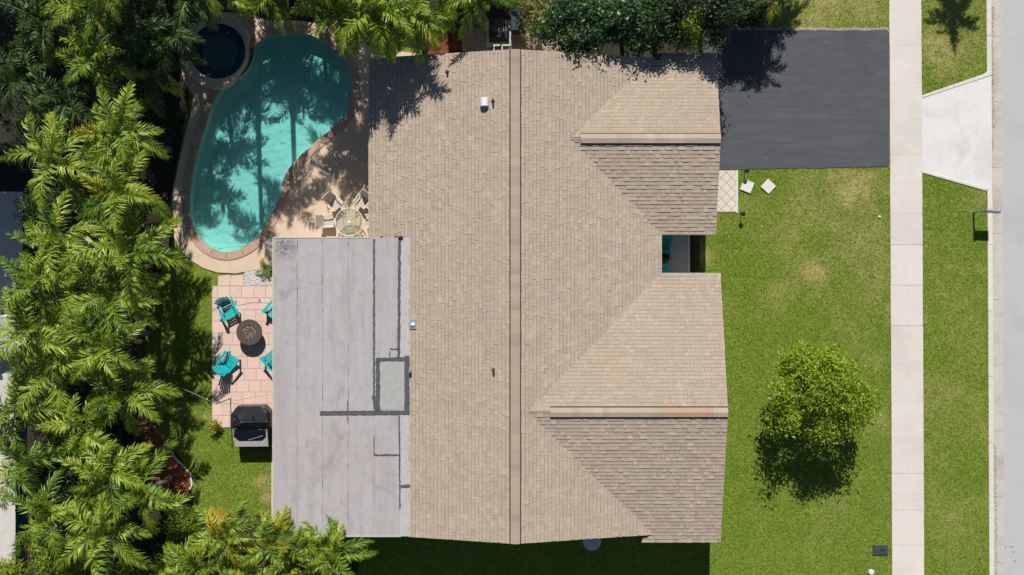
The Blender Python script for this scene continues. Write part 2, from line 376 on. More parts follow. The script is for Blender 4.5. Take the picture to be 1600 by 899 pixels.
M['spawater'] = water_mat('spa_water', (0.45, 0.75, 0.86))
def glass_mat():
    t = NT('table_glass'); t.n.remove(t.b)
    tr = t.new('ShaderNodeBsdfTransparent'); tr.inputs[0].default_value = (0.86, 0.90, 0.86, 1)
    gl = t.new('ShaderNodeBsdfGlossy'); gl.inputs['Roughness'].default_value = 0.05
    df = t.new('ShaderNodeBsdfDiffuse'); df.inputs[0].default_value = (0.62, 0.60, 0.48, 1)
    m1 = t.new('ShaderNodeMixShader'); m1.inputs[0].default_value = 0.10; t.l.new(tr.outputs[0], m1.inputs[1]); t.l.new(df.outputs[0], m1.inputs[2])
    m2 = t.new('ShaderNodeMixShader'); m2.inputs[0].default_value = 0.06; t.l.new(m1.outputs[0], m2.inputs[1]); t.l.new(gl.outputs[0], m2.inputs[2])
    t.l.new(m2.outputs[0], t.out.inputs[0]); return t.m
M['tglass'] = glass_mat()

# ------------------------------------------------------------------ outlines
def smooth_loop(pts, it=2):
    for _ in range(it):
        q = []
        for i in range(len(pts)):
            a = pts[i]; b = pts[(i + 1) % len(pts)]
            q += [(a[0] * .75 + b[0] * .25, a[1] * .75 + b[1] * .25), (a[0] * .25 + b[0] * .75, a[1] * .25 + b[1] * .75)]
        pts = q
    return pts
def offset_loop(pts, d):
    n = len(pts); A = sum(pts[i][0] * pts[(i + 1) % n][1] - pts[(i + 1) % n][0] * pts[i][1] for i in range(n))
    s = 1 if A > 0 else -1; out = []
    for i in range(n):
        a = pts[i - 1]; b = pts[(i + 1) % n]; dx, dy = b[0] - a[0], b[1] - a[1]; L = math.hypot(dx, dy)
        out.append((pts[i][0] + s * dy / L * d, pts[i][1] - s * dx / L * d))
    return out
def GP(lst): return [tuple(G(*p)[:2]) for p in lst]
POOL_PX = [(410, 60), (437, 52), (467, 50), (492, 56), (517, 72), (537, 90), (549, 113), (552, 140), (549, 163), (540, 182), (523, 200), (500, 218), (480, 235),
           (463, 252), (450, 268), (442, 287), (439, 307), (429, 330), (417, 353), (403, 373), (383, 388), (360, 396), (338, 393), (318, 380), (304, 360), (297, 337),
           (296, 310), (300, 275), (308, 240), (318, 207), (330, 167), (344, 140), (363, 128), (383, 115), (394, 97), (398, 80), (402, 68)]
POOL = smooth_loop(GP(POOL_PX), 1)
COPE = offset_loop(POOL, 0.34)
DECK = GP([(284, 62), (296, 38), (330, 20), (385, 20), (420, 33), (470, 33), (530, 43), (560, 66), (600, 78), (660, 85), (660, 392), (440, 392), (438, 404), (425, 411), (400, 421), (370, 427.5),
           (340, 426), (318, 419), (300, 408), (284, 393), (272, 370), (267, 340), (271, 300), (281, 250), (290, 210), (299, 172), (303, 150), (289, 130), (281, 100)])

def sheet(name, outer, holes, z, m, kind='structure', grid=False, parent=None):
    bm = bmesh.new(); edges = []
    for loop in [outer] + holes:
        vv = [bm.verts.new((p[0], p[1], z)) for p in loop]
        edges += [bm.edges.new((vv[i], vv[(i + 1) % len(vv)])) for i in range(len(vv))]
    if holes: bmesh.ops.triangle_fill(bm, use_beauty=True, use_dissolve=False, edges=edges)
    else: bm.faces.new(bm.verts[:])
    bmesh.ops.recalc_face_normals(bm, faces=bm.faces[:])
    if sum(f.normal.z for f in bm.faces) < 0: bmesh.ops.reverse_faces(bm, faces=bm.faces[:])
    me = bpy.data.meshes.new(name); bm.to_mesh(me); bm.free(); me.materials.append(m)
    o = link(name, me, parent)
    if kind: o['kind'] = kind
    return o

# ------------------------------------------------------------------ ground, road, pavement
sheet('far_ground', [(30, -300), (300, -300), (300, 300), (30, 300)], [], -0.06, M['lawn'])
kx = lambda y: 21.75 + (-y) * 4.5 / 899.0
sheet('ground', [(-300, -300), (kx(-300) + .12, -300), (kx(300) + .12, 300), (-300, 300)], [offset_loop(POOL, 0.12)], 0.0, M['lawn'])
# dark planting soil under the palm grove and the side yard
sheet('grove_soil', GP([(-200, -250), (700, -250), (700, 86), (560, 60), (420, 30), (330, 18), (285, 55), (278, 100), (296, 150), (280, 240), (262, 330), (268, 380), (250, 430), (225, 500),
      (232, 600), (228, 650), (262, 690), (285, 720), (300, 770), (300, 800), (330, 815), (430, 800), (450, 860), (560, 880), (560, 960), (-200, 960)]), [], 0.005, M['soil'])
sheet('side_yard_soil', GP([(700, -200), (1128, -200), (1128, 46), (1122, 100), (700, 100)]), [], 0.005, M['soil'])
# road
road = MB().prism([(kx(300) + .6, 300), (kx(-300) + .6, -300), (31, -300), (31, 300)], -0.3, -0.09).build('road', M['road']); tag(road, kind='structure')
def strip(name, xs_top, xs_bot, y0, y1, z0, z1, m, parent=None, bevel=0.0):
    a, b = xs_top; c, d = xs_bot
    return MB().prism(GP([(a, y0), (b, y0), (d, y1), (c, y1)]), z0, z1).build(name, m, parent, bevel=bevel)
def lx(base, y): return base + 4.5 * (y - 0) / 899.0        # lines drift right towards the bottom of the photograph
gutter = strip('gutter', (lx(1549, -150), lx(1565.5, -150)), (lx(1549, 1050), lx(1565.5, 1050)), -150, 1050, -0.3, -0.092, M['joint']); tag(gutter, kind='structure')
ys = list(np.arange(-150, 1050, 103.0))
for i, y in enumerate(ys):
    strip('gutter_slab', (lx(1549.3, y), lx(1566, y)), (lx(1549.3, y + 102.5), lx(1566, y + 102.5)), y + .2, y + 102.7, -0.2, -0.078, M['gutter'], gutter)
kerb = strip('kerb', (lx(1541.5, -150), lx(1548, -150)), (lx(1541.5, 1050), lx(1548, 1050)), -150, 1050, -0.3, -0.03, M['joint']); tag(kerb, kind='structure')
kys = [-150, -47, 56, 117, 297, 383, 486, 589, 692, 795, 899, 1050]
for a, b in zip(kys[:-1], kys[1:]):
    low = a == 117
    strip('kerb_stone', (lx(1541, a), lx(1548.8, a)), (lx(1541, b), lx(1548.8, b)), a + .15, b - .15, -0.25, -0.02 if low else 0.035, M['kerb'], kerb, bevel=0.012)
# sidewalk slabs
walk = strip('sidewalk', (lx(1389.5, -150), lx(1438.5, -150)), (lx(1389.5, 1050), lx(1438.5, 1050)), -150, 1050, -0.2, 0.025, M['joint']); tag(walk, kind='structure')
jy = [-150, -96, -40, 16, 72, 129, 186, 243, 285, 334, 383, 446, 509, 570, 628, 684, 740, 797, 852, 908, 965, 1050]
for a, b in zip(jy[:-1], jy[1:]):
    g_ = 0.17 if a in (383, 446, 740, 797, 852) or b in (383, 446, 740, 797, 852) else 0.06
    zj = 0.05 + random.uniform(-.004, .004)
    strip('slab', (lx(1389 + random.uniform(-.4, .4), a), lx(1439, a)), (lx(1389, b), lx(1439 + random.uniform(-.3, .3), b)), a + g_, b - g_, -0.1, zj, M['concrete'], walk, bevel=0.006 if g_ > .1 else 0)
# driveway with an uneven tarred edge
dv = []
for x in np.linspace(1095, 1386, 40): dv.append((x, 47.5 + random.uniform(-.8, .8)))
dv.append((1388.6, 51))
for y in np.linspace(56, 256, 26): dv.append((1389.2 + random.uniform(-.5, .3), y))
dv.append((1386, 261))
for x in np.linspace(1380, 1095, 40): dv.append((x, 261 + (1389 - x) * 0.017 + random.uniform(-.7, .7)))
drive = MB().prism(GP(dv), -0.1, 0.03).build('driveway', M['drive']); tag(drive, kind='structure')
edge = MB().prism(GP([(1122, 43.5)] + [(x, 43.5 + random.uniform(-1.5, 1.2)) for x in np.linspace(1130, 1388, 60)] + [(1389, 56), (1386, 50), (1122, 50)]), -0.05, 0.018).build('driveway_edge', M['sand']); tag(edge, kind='structure')
# concrete apron with raised flare kerbs
apron = MB().prism(GP([(1440.2, 153), (1540.5, 119), (1549, 119), (1550.0, 297), (1541.5, 296.5), (1440.6, 268)]), -0.2, 0.02).build('driveway_apron', M['apron']); tag(apron, kind='structure')
for pl in ([(1440, 149.5), (1538, 115.6), (1541, 112), (1549, 112), (1549, 118), (1542, 120.5), (1440, 154)], [(1440.4, 266), (1541, 293.5), (1541, 299), (1440.4, 270.5)]):
    MB().prism(GP(pl), -0.2, 0.045).build('flare_kerb', M['kerb'], apron, bevel=0.015)

# ------------------------------------------------------------------ lawn grass
def in_poly(x, y, poly):
    c = np.zeros(len(x), bool); n = len(poly)
    for i in range(n):
        x0, y0 = poly[i]; x1, y1 = poly[i - 1]
        cond = ((y0 > y) != (y1 > y)) & (x < (x1 - x0) * (y - y0) / (y1 - y0 + 1e-12) + x0)
        c ^= cond
    return c
_lat = rng.random((256, 256))
def vnoise(x, y, s):
    x = x * s + 91.3; y = y * s + 47.7; xi = np.floor(x).astype(int); yi = np.floor(y).astype(int); fx = x - xi; fy = y - yi
    fx = fx * fx * (3 - 2 * fx); fy = fy * fy * (3 - 2 * fy); L = lambda a, b: _lat[a % 256, b % 256]
    return (L(xi, yi) * (1 - fx) + L(xi + 1, yi) * fx) * (1 - fy) + (L(xi, yi + 1) * (1 - fx) + L(xi + 1, yi + 1) * fx) * fy
def fbm(x, y, s): return (vnoise(x, y, s) + .5 * vnoise(x, y, s * 2.1) + .25 * vnoise(x, y, s * 4.3)) / 1.75
DRY = [(1270, 330, 85, .34), (1335, 410, 80, .32), (1290, 470, 70, .25), (1490, 60, 70, .40), (1500, 450, 60, .22), (1490, 640, 70, .24), (1490, 820, 60, .16), (1300, 10, 90, .45), (1335, 300, 42, .75), (1300, 285, 22, .5), (1268, 425, 30, .55), (1305, 335, 40, .45), (1370, 440, 22, .5), (1220, 460, 40, .35), (1375, 360, 30, .35), (1372, 560, 20, .4), (1340, 445, 30, .3), (1260, 375, 30, .3),
       (1372, 660, 22, .45), (1280, 20, 70, .45), (1360, 20, 40, .5), (1480, 90, 45, .55), (1450, 60, 20, .5), (1535, 60, 25, .45), (1525, 310, 25, .45), (1450, 320, 18, .3), (1530, 650, 35, .3),
       (1443, 500, 10, .4), (1535, 420, 16, .4), (1530, 780, 20, .35), (1105, 400, 14, .6), (1112, 350, 12, .5), (1445, 700, 9, .45), (1500, 100, 30, .4), (410, 755, 12, .9), (416, 775, 10, 1.0), (325, 650, 7, .7), (1390, 480, 8, .5), (1385, 300, 10, .5), (1320, 800, 50, .12), (1250, 400, 40, .3)]
def dryness(px, py, x, y):
    d = (fbm(x, y, 0.55) - .56) * .6 + (fbm(x + 40, y, 2.6) - .55) * .5
    m = np.zeros_like(px)
    for cx, cy, r, a in DRY: m = np.maximum(m, a * np.exp(-(((px - cx) ** 2 + (py - cy) ** 2) / (r * r))))
    return np.clip(d + np.where(px > 1436, .07, 0) + m * (0.3 + 2.4 * fbm(x, y, 1.6)), 0, 1)
LAWNS = [([(1085, 261), (1390, 261), (1394.2, 930), (1085, 930)], 620), ([(1125, -30), (1389, -30), (1389, 47), (1125, 47)], 620), ([(1438.5, -30), (1541, -30), (1541, 117), (1438.5, 151)], 620),
         ([(1438.8, 269), (1542, 298), (1546, 930), (1441.8, 930)], 620), ([(200, 430), (262, 395), (290, 402), (318, 421), (335, 428), (331, 446), (331, 669), (366, 671), (427, 671), (427, 810), (300, 830), (290, 700), (215, 650), (215, 500)], 560),
         ([(555, 800), (1084.5, 800), (1084.5, 930), (555, 930)], 330)]
BV = []; BD = []; LV = []; LD = []; CELL = 0.2
for poly, dens in LAWNS:
    pw = GP(poly); xs = [p[0] for p in pw]; ys_ = [p[1] for p in pw]
    gx, gy = np.meshgrid(np.arange(min(xs), max(xs), CELL), np.arange(min(ys_), max(ys_), CELL)); gx = gx.ravel(); gy = gy.ravel()
    k = in_poly(gx + CELL / 2, gy + CELL / 2, pw); gx = gx[k]; gy = gy[k]
    for ox, oy in ((0, 0), (CELL, 0), (CELL, CELL), (0, CELL)):
        x = gx + ox; y = gy + oy; LV.append(np.stack([x, y, np.full(len(x), .003)], 1)); LD.append(dryness(x * 34 + 800, 449.5 - y * 34, x, y))
    q4 = np.stack(LV[-4:], 1).reshape(-1, 3); d4 = np.stack(LD[-4:], 1).reshape(-1); LV[-4:] = [q4]; LD[-4:] = [d4]
    n = int((max(xs) - min(xs)) * (max(ys_) - min(ys_)) * dens)
    x = rng.uniform(min(xs), max(xs), n); y = rng.uniform(min(ys_), max(ys_), n); k = in_poly(x, y, pw)
    x = x[k]; y = y[k]; px = x * 34 + 800; py = 449.5 - y * 34
    bare = ((px > 1115) & (px < 1154) & (py > 262) & (py < 334)) | ((px < 1079) & (py > 360) & (py < 440))
    d = dryness(px, py, x, y)
    k = ~bare & (rng.random(len(x)) > np.clip(d - .55, 0, 1) * 0.9); x = x[k]; y = y[k]; d = d[k]; n = len(x)
    a = rng.uniform(0, 2 * np.pi, n); lean = rng.uniform(0.25, 1.25, n); h = rng.uniform(.05, .11, n); w = rng.uniform(.007, .014, n)
    dx = np.cos(a); dy = np.sin(a)
    b0 = np.stack([x - dy * w, y + dx * w, np.zeros(n)], 1); b1 = np.stack([x + dy * w, y - dx * w, np.zeros(n)], 1)
    tp = np.stack([x + dx * h * np.sin(lean), y + dy * h * np.sin(lean), .015 + h * np.cos(lean) * .7], 1)
    BV.append(np.stack([b0, b1, tp], 1).reshape(-1, 3)); BD.append(np.repeat(d, 3))
V = np.concatenate(LV); o = link('lawn', np_mesh('lawn', V, np.arange(len(V)).reshape(-1, 4), M['lawn'], {'dry': np.concatenate(LD)})); tag(o, kind='structure')
V = np.concatenate(BV); D_ = np.concatenate(BD)
o = link('lawn_grass', np_mesh('lawn_grass', V, np.arange(len(V)).reshape(-1, 3), M['blade'], {'dry': D_}))
tag(o, 'mown green lawn grass with dry straw patches round the house', 'grass', kind='stuff')

# ------------------------------------------------------------------ pool, spa, deck
sheet('pool_deck', DECK, [offset_loop(POOL, 0.30)], 0.05, M['deck'])
c0 = G(420, 230)
pool = empty('swimming_pool', (c0.x, c0.y, 0), label='kidney shaped swimming pool with turquoise plaster and tan coping', cat='pool')
n = len(POOL); mb = MB()
def ring(mb, A, za, B, zb):
    k = len(A); b = len(mb.v); mb.v += [(p[0], p[1], za) for p in A] + [(p[0], p[1], zb) for p in B]
    mb.f += [(b + i, b + (i + 1) % k, b + k + (i + 1) % k, b + k + i) for i in range(k)]
inn = offset_loop(POOL, -0.35)
cx = sum(p[0] for p in POOL) / n; cy = sum(p[1] for p in POOL) / n
flo = [(p[0] * .86 + cx * .14, p[1] * .86 + cy * .14) for p in POOL]
ring(mb, POOL, 0.0, POOL, -0.55); ring(mb, POOL, -0.55, flo, -0.66)
mb.f.append(tuple(range(len(mb.v) - n, len(mb.v))))
mb.build('basin', M['plaster'], pool)
# coping stones
CO = offset_loop(POOL, -0.03); k = 0; stones = []
per = [0]
for i in range(n): per.append(per[-1] + math.dist(POOL[i], POOL[(i + 1) % n]))
step = 2
for i in range(0, n, step):
    a = [CO[(i + j) % n] for j in range(step + 1)]; b = [COPE[(i + j) % n] for j in range(step + 1)]
    sh = lambda q, r, f: (q[0] + (r[0] - q[0]) * f, q[1] + (r[1] - q[1]) * f)
    a[0] = sh(a[0], a[1], .02); a[-1] = sh(a[-1], a[-2], .02); b[0] = sh(b[0], b[1], .02); b[-1] = sh(b[-1], b[-2], .02)
    mm = sum(p[0] for p in a) / 3, sum(p[1] for p in a) / 3
    if math.dist(mm, tuple(G(345, 83)[:2])) < 56 / 34: continue
    MB().prism(a + b[::-1], -0.02, 0.085).build('coping_stone', M['coping'], pool)
w = sheet('pool_water', offset_loop(POOL, 0.02), [], -0.07, M['water'])
# raised spa
sc_ = G(344, 83); spa = empty('spa', (sc_.x, sc_.y, 0), label='round raised spa joined to the top left of the pool', cat='spa')
NS = 48; ro = []
for i in range(NS):
    a = 2 * math.pi * i / NS; deg = math.degrees(a)
    f = max(0, 1 - abs(((deg - 340 + 180) % 360) - 180) / 62) if True else 0
    ro.append((58 - 12 * min(1, f * 1.8)) / 34)
ri = 43 / 34
mb = MB()
def circ(rad, z): return [((rad[i] if hasattr(rad, '__len__') else rad) * math.cos(2 * math.pi * i / NS) + sc_.x, (rad[i] if hasattr(rad, '__len__') else rad) * math.sin(2 * math.pi * i / NS) + sc_.y) for i in range(NS)]
ring(mb, circ(ro, 0), -0.9, circ(ro, 0), 0.36); ring(mb, circ(ro, 0), 0.36, circ([r - .03 for r in ro], 0), 0.38); ring(mb, circ([r - .03 for r in ro], 0), 0.38, circ(ri, 0), 0.38); ring(mb, circ(ri, 0), 0.38, circ(ri, 0), 0.02)
mb.build('spa_wall', M['deck'], spa)
mb = MB(); ring(mb, circ(ri + .01, 0), 0.16, circ(ri * .66, 0), 0.15); ring(mb, circ(ri * .66, 0), 0.15, circ(ri * .64, 0), 0.02); mb.f.append(tuple(range(len(mb.v) - NS, len(mb.v))))
M['spaplaster'] = mottled('spa_plaster', (0.06, 0.24, 0.30), (0.05, 0.20, 0.26), 2)
mb.build('spa_bench', M['spaplaster'], spa)
o = sheet('spa_water', circ(ri + .005, 0), [], 0.31, M['spawater'])

# ------------------------------------------------------------------ patio, beds
patio = MB().prism(GP([(341, 432), (427, 424), (470, 424), (470, 830), (424, 830), (424, 669), (331, 669), (331, 447), (341, 447)]), -0.05, 0.022).build('patio', M['pjoint']); tag(patio, kind='structure')
rows = [447] + [447 + 18.4 * k for k in range(1, 13)]
for r_i in range(12):
    y0, y1 = rows[r_i], rows[r_i + 1]
    off = [0, 7, 3, 12, 5, 0, 9, 4, 11, 2, 7, 0][r_i]
    xs = [332] + list(np.arange(332 + 9 + off, 460, 18.6))
    for a, b in zip(xs[:-1], xs[1:]):
        if b - a < 3: continue
        z = 0.045 + random.uniform(-.004, .004)
        MB().prism(GP([(a + .22, y0 + .22), (b - .22, y0 + .22), (b - .22, y1 - .22), (a + .22, y1 - .22)]), 0, z).build('paver', M['paver'], patio)
for a, b in ((341, 360.3), (360.3, 381)):
    MB().prism(GP([(a + .22, 431.5), (b - .22, 429.5), (b - .22, 446.7), (a + .22, 446.7)]), 0, 0.045).build('paver', M['paver'], patio)
for k in range(9):
    y0 = 669 + k * 18
    MB().prism(GP([(424.3, y0), (440, y0), (440, y0 + 17.6), (424.3, y0 + 17.6)]), 0, 0.04 + random.uniform(-.004, .004)).build('paver', M['paver'], patio)
# white gravel
gv = []; gf = []; gp = GP([(382, 425), (402, 417), (424, 408), (450, 408), (450, 446.5), (381, 446.5)])
MB().prism(gp, 0, 0.03).build('gravel_bed', mottled('gravel_base', (0.55, 0.52, 0.5), (0.42, 0.4, 0.38), 25, bump=1)).__setitem__('kind', 'structure')
X = rng.uniform(-12.4, -10.2, 3000); Y = rng.uniform(0, 1.3, 3000); k = in_poly(X, Y, gp); X = X[k]; Y = Y[k]; mb = MB()
for x, y in zip(X, Y):
    s = random.uniform(.022, .05); a = random.random() * 6.3
    q = [(math.cos(a + j * 2.09) * s * random.uniform(.7, 1.2), math.sin(a + j * 2.09) * s * random.uniform(.7, 1.2)) for j in range(3)]
    mb.add([(x + q[j][0], y + q[j][1], .028) for j in range(3)] + [(x + random.uniform(-.01, .01), y + random.uniform(-.01, .01), .03 + s * .8)], [(0, 1, 3), (1, 2, 3), (2, 0, 3)])
tag(mb.build('white_gravel', M['gravel']), 'bed of white gravel between the pink patio and the pool deck', 'gravel', kind='stuff')
# red mulch bed in the grove corner with a pale edging
bed = GP([(225, 655), (243, 668), (262, 690), (270, 712), (285, 726), (298, 740), (300, 757), (293, 772), (262, 775), (235, 760), (215, 715), (212, 670)])
sheet('mulch_bed', bed, [], 0.012, M['mulch_lit'])
def scatter_chips(name, poly, nchip, m, z, s0, s1, label, cat):
    xs = [p[0] for p in poly]; ysx = [p[1] for p in poly]; x = rng.uniform(min(xs), max(xs), nchip); y = rng.uniform(min(ysx), max(ysx), nchip); k = in_poly(x, y, poly)
    x = x[k]; y = y[k]; n = len(x); a = rng.uniform(0, 6.3, n); l = rng.uniform(s0, s1, n); w_ = l * .3; c = np.cos(a); s = np.sin(a); zt = rng.uniform(.004, .04, n)
    Q = []
    for u, v_, zz in ((-1, -1, 0), (1, -1, 1), (1, 1, 1), (-1, 1, 0)):
        Q.append(np.stack([x + c * u * l - s * v_ * w_, y + s * u * l + c * v_ * w_, z + zt * zz + .004], 1))
    V = np.stack(Q, 1).reshape(-1, 3)
    return tag(link(name, np_mesh(name, V, np.arange(len(V)).reshape(-1, 4), m)), label, cat, kind='stuff')
scatter_chips('mulch_chips', bed, 2500, M['mulch_lit'], .012, .03, .07, 'red wood mulch chips in the bed by the palms', 'mulch')
edg = [(264, 694), (272, 714), (286, 727), (298, 741), (300.5, 757), (293, 773)]
ed = empty('bed_edging', G(285, 730), label='pale scalloped edging stones round the red mulch bed', cat='edging')
pts = [];
for (a, b) in zip(edg[:-1], edg[1:]):
    for t in (0, .5): pts.append((a[0] + (b[0] - a[0]) * t, a[1] + (b[1] - a[1]) * t))
for p in pts:
    pass
for a_, b_ in zip(pts[:-1], pts[1:]):
    MB().bar(G(*a_, .03), G(*b_, .03), .085, .10).build('edging_stone', M['step'], ed, bevel=.012)
fp = G(285, 801); mb = MB().lathe([(.34, 0), (.35, .05), (.30, .07)], fp, 12); tag(mb.build('stepping_stone', M['paver']), 'round pink stepping stone below the red mulch bed', 'stepping stone')

# side yard (above the house in the photograph)
mb2 = GP([(676, 46), (722, 44), (722, 92), (670, 92)])
sheet('mulch_patch', mb2, [], 0.012, M['mulch'])
scatter_chips('mulch_litter', mb2, 1200, M['mulch'], .012, .03, .07, 'red mulch and dead leaves in the bed beside the gable end', 'mulch')
sy = MB().prism(GP([(720, 30), (890, 30), (890, 110), (720, 110)]), -0.05, 0.015).build('side_path', M['joint']); tag(sy, kind='structure')
for i in range(8):
    for j in range(3):
        a = 722 + i * 21; b = 44 + j * 21
        MB().prism(GP([(a + .25, b + .25), (a + 20.8, b + .25), (a + 20.8, b + 20.8), (a + .25, b + 20.8)]), 0, .04 + random.uniform(-.004, .004)).build('paver', M['walk'], sy)

scatter_chips('yard_litter', GP([(725, 44), (890, 44), (890, 92), (725, 92)]), 500, M['litter'], .045, .02, .05, 'dry leaves littering the paved side yard', 'leaves')
for nm, pl, nn in (('gutter_litter', [(1550, 10), (1554, 10), (1555, 235), (1551, 235)], 700), ('gutter_silt', [(1552.5, 690), (1558, 700), (1560, 920), (1554, 920)], 900)):
    scatter_chips(nm, GP(pl), nn, M['litter'], -.078, .008, .02, 'brown leaf litter lying in the gutter, ' + ('upper stretch' if 'litter' in nm else 'lower stretch'), 'litter')
scatter_chips('fallen_leaves', GP([(1150, 640), (1370, 640), (1370, 830), (1150, 830)]), 70, M['litter'], .05, .025, .05, 'brown leaves fallen on the lawn below the tree', 'leaves')
scatter_chips('road_debris', GP([(1572, 840), (1600, 840), (1600, 890), (1572, 890)]), 7, M['tar'], -.09, .02, .05, 'dark specks of debris on the road at the lower right', 'debris')
# porch and tiled landing
porch = MB().prism(GP([(960, 358), (1076, 358), (1076, 438), (960, 438)]), -0.1, 0.12).build('porch_slab', mottled('porch_concrete', (0.42, 0.39, 0.37), (0.37, 0.345, 0.33), 4)); tag(porch, kind='structure')
MB().prism(GP([(1074.3, 357.9), (1077.2, 357.9), (1077.2, 438.1), (1074.3, 438.1)]), -0.1, 0.126).build('porch_edge', M['kerb'], porch)
sheet('porch_strip', GP([(1077.4, 358), (1093, 358), (1093, 438), (1077.4, 438)]), [], 0.013, M['soil'])  # dark strip between the porch slab and the lawn
land = MB().prism(GP([(1085, 266), (1152, 266), (1152, 332.5), (1085, 332.5)]), -0.05, 0.04).build('tiled_landing', M['grout']); tag(land, kind='structure')
# diagonal tiles clipped to the landing
def clip(poly, xa, ya, xb, yb):
    for ax, lim, sg in ((0, xa, 1), (0, xb, -1), (1, ya, 1), (1, yb, -1)):
        out = []
        for i in range(len(poly)):
            a = poly[i]; b = poly[(i + 1) % len(poly)]; da = (a[ax] - lim) * sg; db = (b[ax] - lim) * sg
            if da >= 0: out.append(a)
            if (da >= 0) != (db >= 0): t = da / (da - db); out.append((a[0] + (b[0] - a[0]) * t, a[1] + (b[1] - a[1]) * t))
        poly = out
        if len(poly) < 3: return []
    return poly
h = 8.1
for i in range(-2, 8):
    for j in range(-1, 12):
        cx_, cy_ = 1086 + i * 2 * h + (h if j % 2 else 0), 262 + j * h
        q = clip([(cx_ - h + .45, cy_), (cx_, cy_ - h + .45), (cx_ + h - .45, cy_), (cx_, cy_ + h - .45)], 1087, 267, 1149.5, 331)
        if q: MB().prism(GP(q), 0.02, 0.052 + random.uniform(-.001, .001)).build('tile', M['tile'], land)
MB().prism(GP([(1149.8, 266.3), (1152.6, 266.3), (1152.6, 332.8), (1149.8, 332.8)]), -.02, .056).build('tile_edge', M['step'], land)
for (x, y, s, a, lab) in ((1167, 291.5, 17.5, 22, 'white square stepping slab nearest the tiled landing'), (1200, 291.8, 17, 43, 'white square stepping slab turned as a diamond on the lawn')):
    c = G(x, y); mb = MB().box((c.x, c.y, .03), (s / 34, s / 34, .09), Matrix.Rotation(R(-a), 3, 'Z')); tag(mb.build('stepping_slab', M['step'], bevel=.01), lab, 'stepping slab', 'white stepping slabs on the front lawn')
# small ground items on the front lawn
c = G(1374, 339); tag(MB().lathe([(.055, 0), (.06, .03), (.045, .06), (.015, .07)], c, 14).build('cleanout_cap', M['white'], smooth=True), 'small round white cap set in the lawn near the sidewalk', 'pipe cap')
mt = empty('meter_box', G(1375, 859.5), label='dark rectangular water meter box set in the lawn by the sidewalk', cat='meter box')
c = G(1375, 859.5); MB().box((c.x, c.y, .03), (.70, .46, .07)).build('box_rim', M['meter'], mt, bevel=.015)
MB().box((c.x, c.y, .067), (.60, .36, .012)).build('lid', M['meter'], mt, bevel=.004); MB().box((c.x + .1, c.y, .077), (.18, .1, .01)).build('reader_flap', M['binplastic'], mt)
c = G(1361, 894); tag(MB().lathe([(.13, 0), (.14, .05), (.10, .09)], c, 9).build('pale_rock', M['step']), 'pale rock on the lawn below the meter box', 'rock')
c = G(925, 846); tag(MB().lathe([(.42, 0), (.42, .05)], c, 28).build('round_pad', M['concrete']), 'round concrete pad in the shade under the lower eave', 'pad')

# ------------------------------------------------------------------ house
PT = 0.25; CS = 1 / math.sqrt(1 + PT * PT); ZE = 2.70
XL, XR = -6.156, 6.43; YT, YB = 9.87, -10.62; XRID = (XL + XR) / 2; ZR = ZE + PT * (XR - XRID)
GY, GS, GN, GX = 6.27, 2.305, 10.08, 8.77; GZ = ZE + PT * (GY - GS); GNZ = GZ - PT * (GN - GY)
SY, SS, SN, SX = -5.19, -10.97, 0.594, 8.97; SZ = ZE + PT * (SN - SY)
FZ = 3.16; FL, FR, FT, FB = -10.18, -4.34, 2.116, -10.60
house = empty('house', (0, 0, 0), label='single storey house with tan shingle gables and a flat roofed rear wing', cat='house')
def zmain(x): return ZE + PT * ((XR - x) if x > XRID else (x - XL))
# walls
mb = MB()
mb.box2((XL + .55, YB + .35, 0), (XR - .6, YT - .35, 2.55)); mb.box2((XR - .7, GS + .45, 0), (GX - .35, GN - .45, 2.55)); mb.box2((XR - .7, SS + .45, 0), (SX - .35, SN - .45, 2.55))
mb.box2((FL + .35, FB + .35, 0), (XL + .65, FT - .35, 2.85))
def gable_wall(mb, axis, at, a, ap, b, z0, zp, t=.12):
    pts = [(a, z0), (b, z0), (ap, zp)]
    f = (lambda p, d: (at + d, p[0], p[1])) if axis == 'x' else (lambda p, d: (p[0], at + d, p[1]))
    mb.add([f(p, -t) for p in pts] + [f(p, t) for p in pts], [(0, 1, 2), (5, 4, 3), (0, 3, 4, 1), (1, 4, 5, 2), (2, 5, 3, 0)])
gable_wall(mb, 'y', YT - .48, XL + .4, XRID, XR - .4, 2.5, ZR - .22); gable_wall(mb, 'y', YB + .48, XL + .4, XRID, XR - .4, 2.5, ZR - .22)
gable_wall(mb, 'x', GX - .48, GS + .4, GY, GN - .4, 2.5, GZ - .22); gable_wall(mb, 'x', SX - .48, SS + .4, SY, SN - .4, 2.5, SZ - .22)
mb.build('wall', M['wall'], house)
# openings
def opening(name, c, size, m, fr=True):
    o = MB().box(c, size).build(name, m, house)
    if fr:
        ax = 0 if size[0] < size[1] else 1; mb = MB()
        w_ = size[1 - ax] if ax == 1 else size[1]
        for s in (-1, 1):
            p = list(c); p[1 - ax] += s * (w_ / 2 + .04); q = [size[ax] + .03] * 2 + [size[2] + .16]; q[1 - ax] = .08; mb.box(p, q)
            p = list(c); p[2] += s * (size[2] / 2 + .04); q = [size[0], size[1], .08]; q[ax] = size[ax] + .03; mb.box(p, q)
        mb.build('frame', M['trim'], o)
gd = MB().box((GX - .33, GY, 1.1), (.06, 4.9, 2.2)).build('garage_door', M['trim'], house)
for i in range(4):
    for j in range(4): MB().box((GX - .29, GY - 1.83 + j * 1.22, .3 + i * .54), (.03, 1.08, .44)).build('door_panel', M['wall'], gd)
opening('front_door', (XR - .58, 1.9, 1.15), (.06, .95, 2.05), M['teal'])
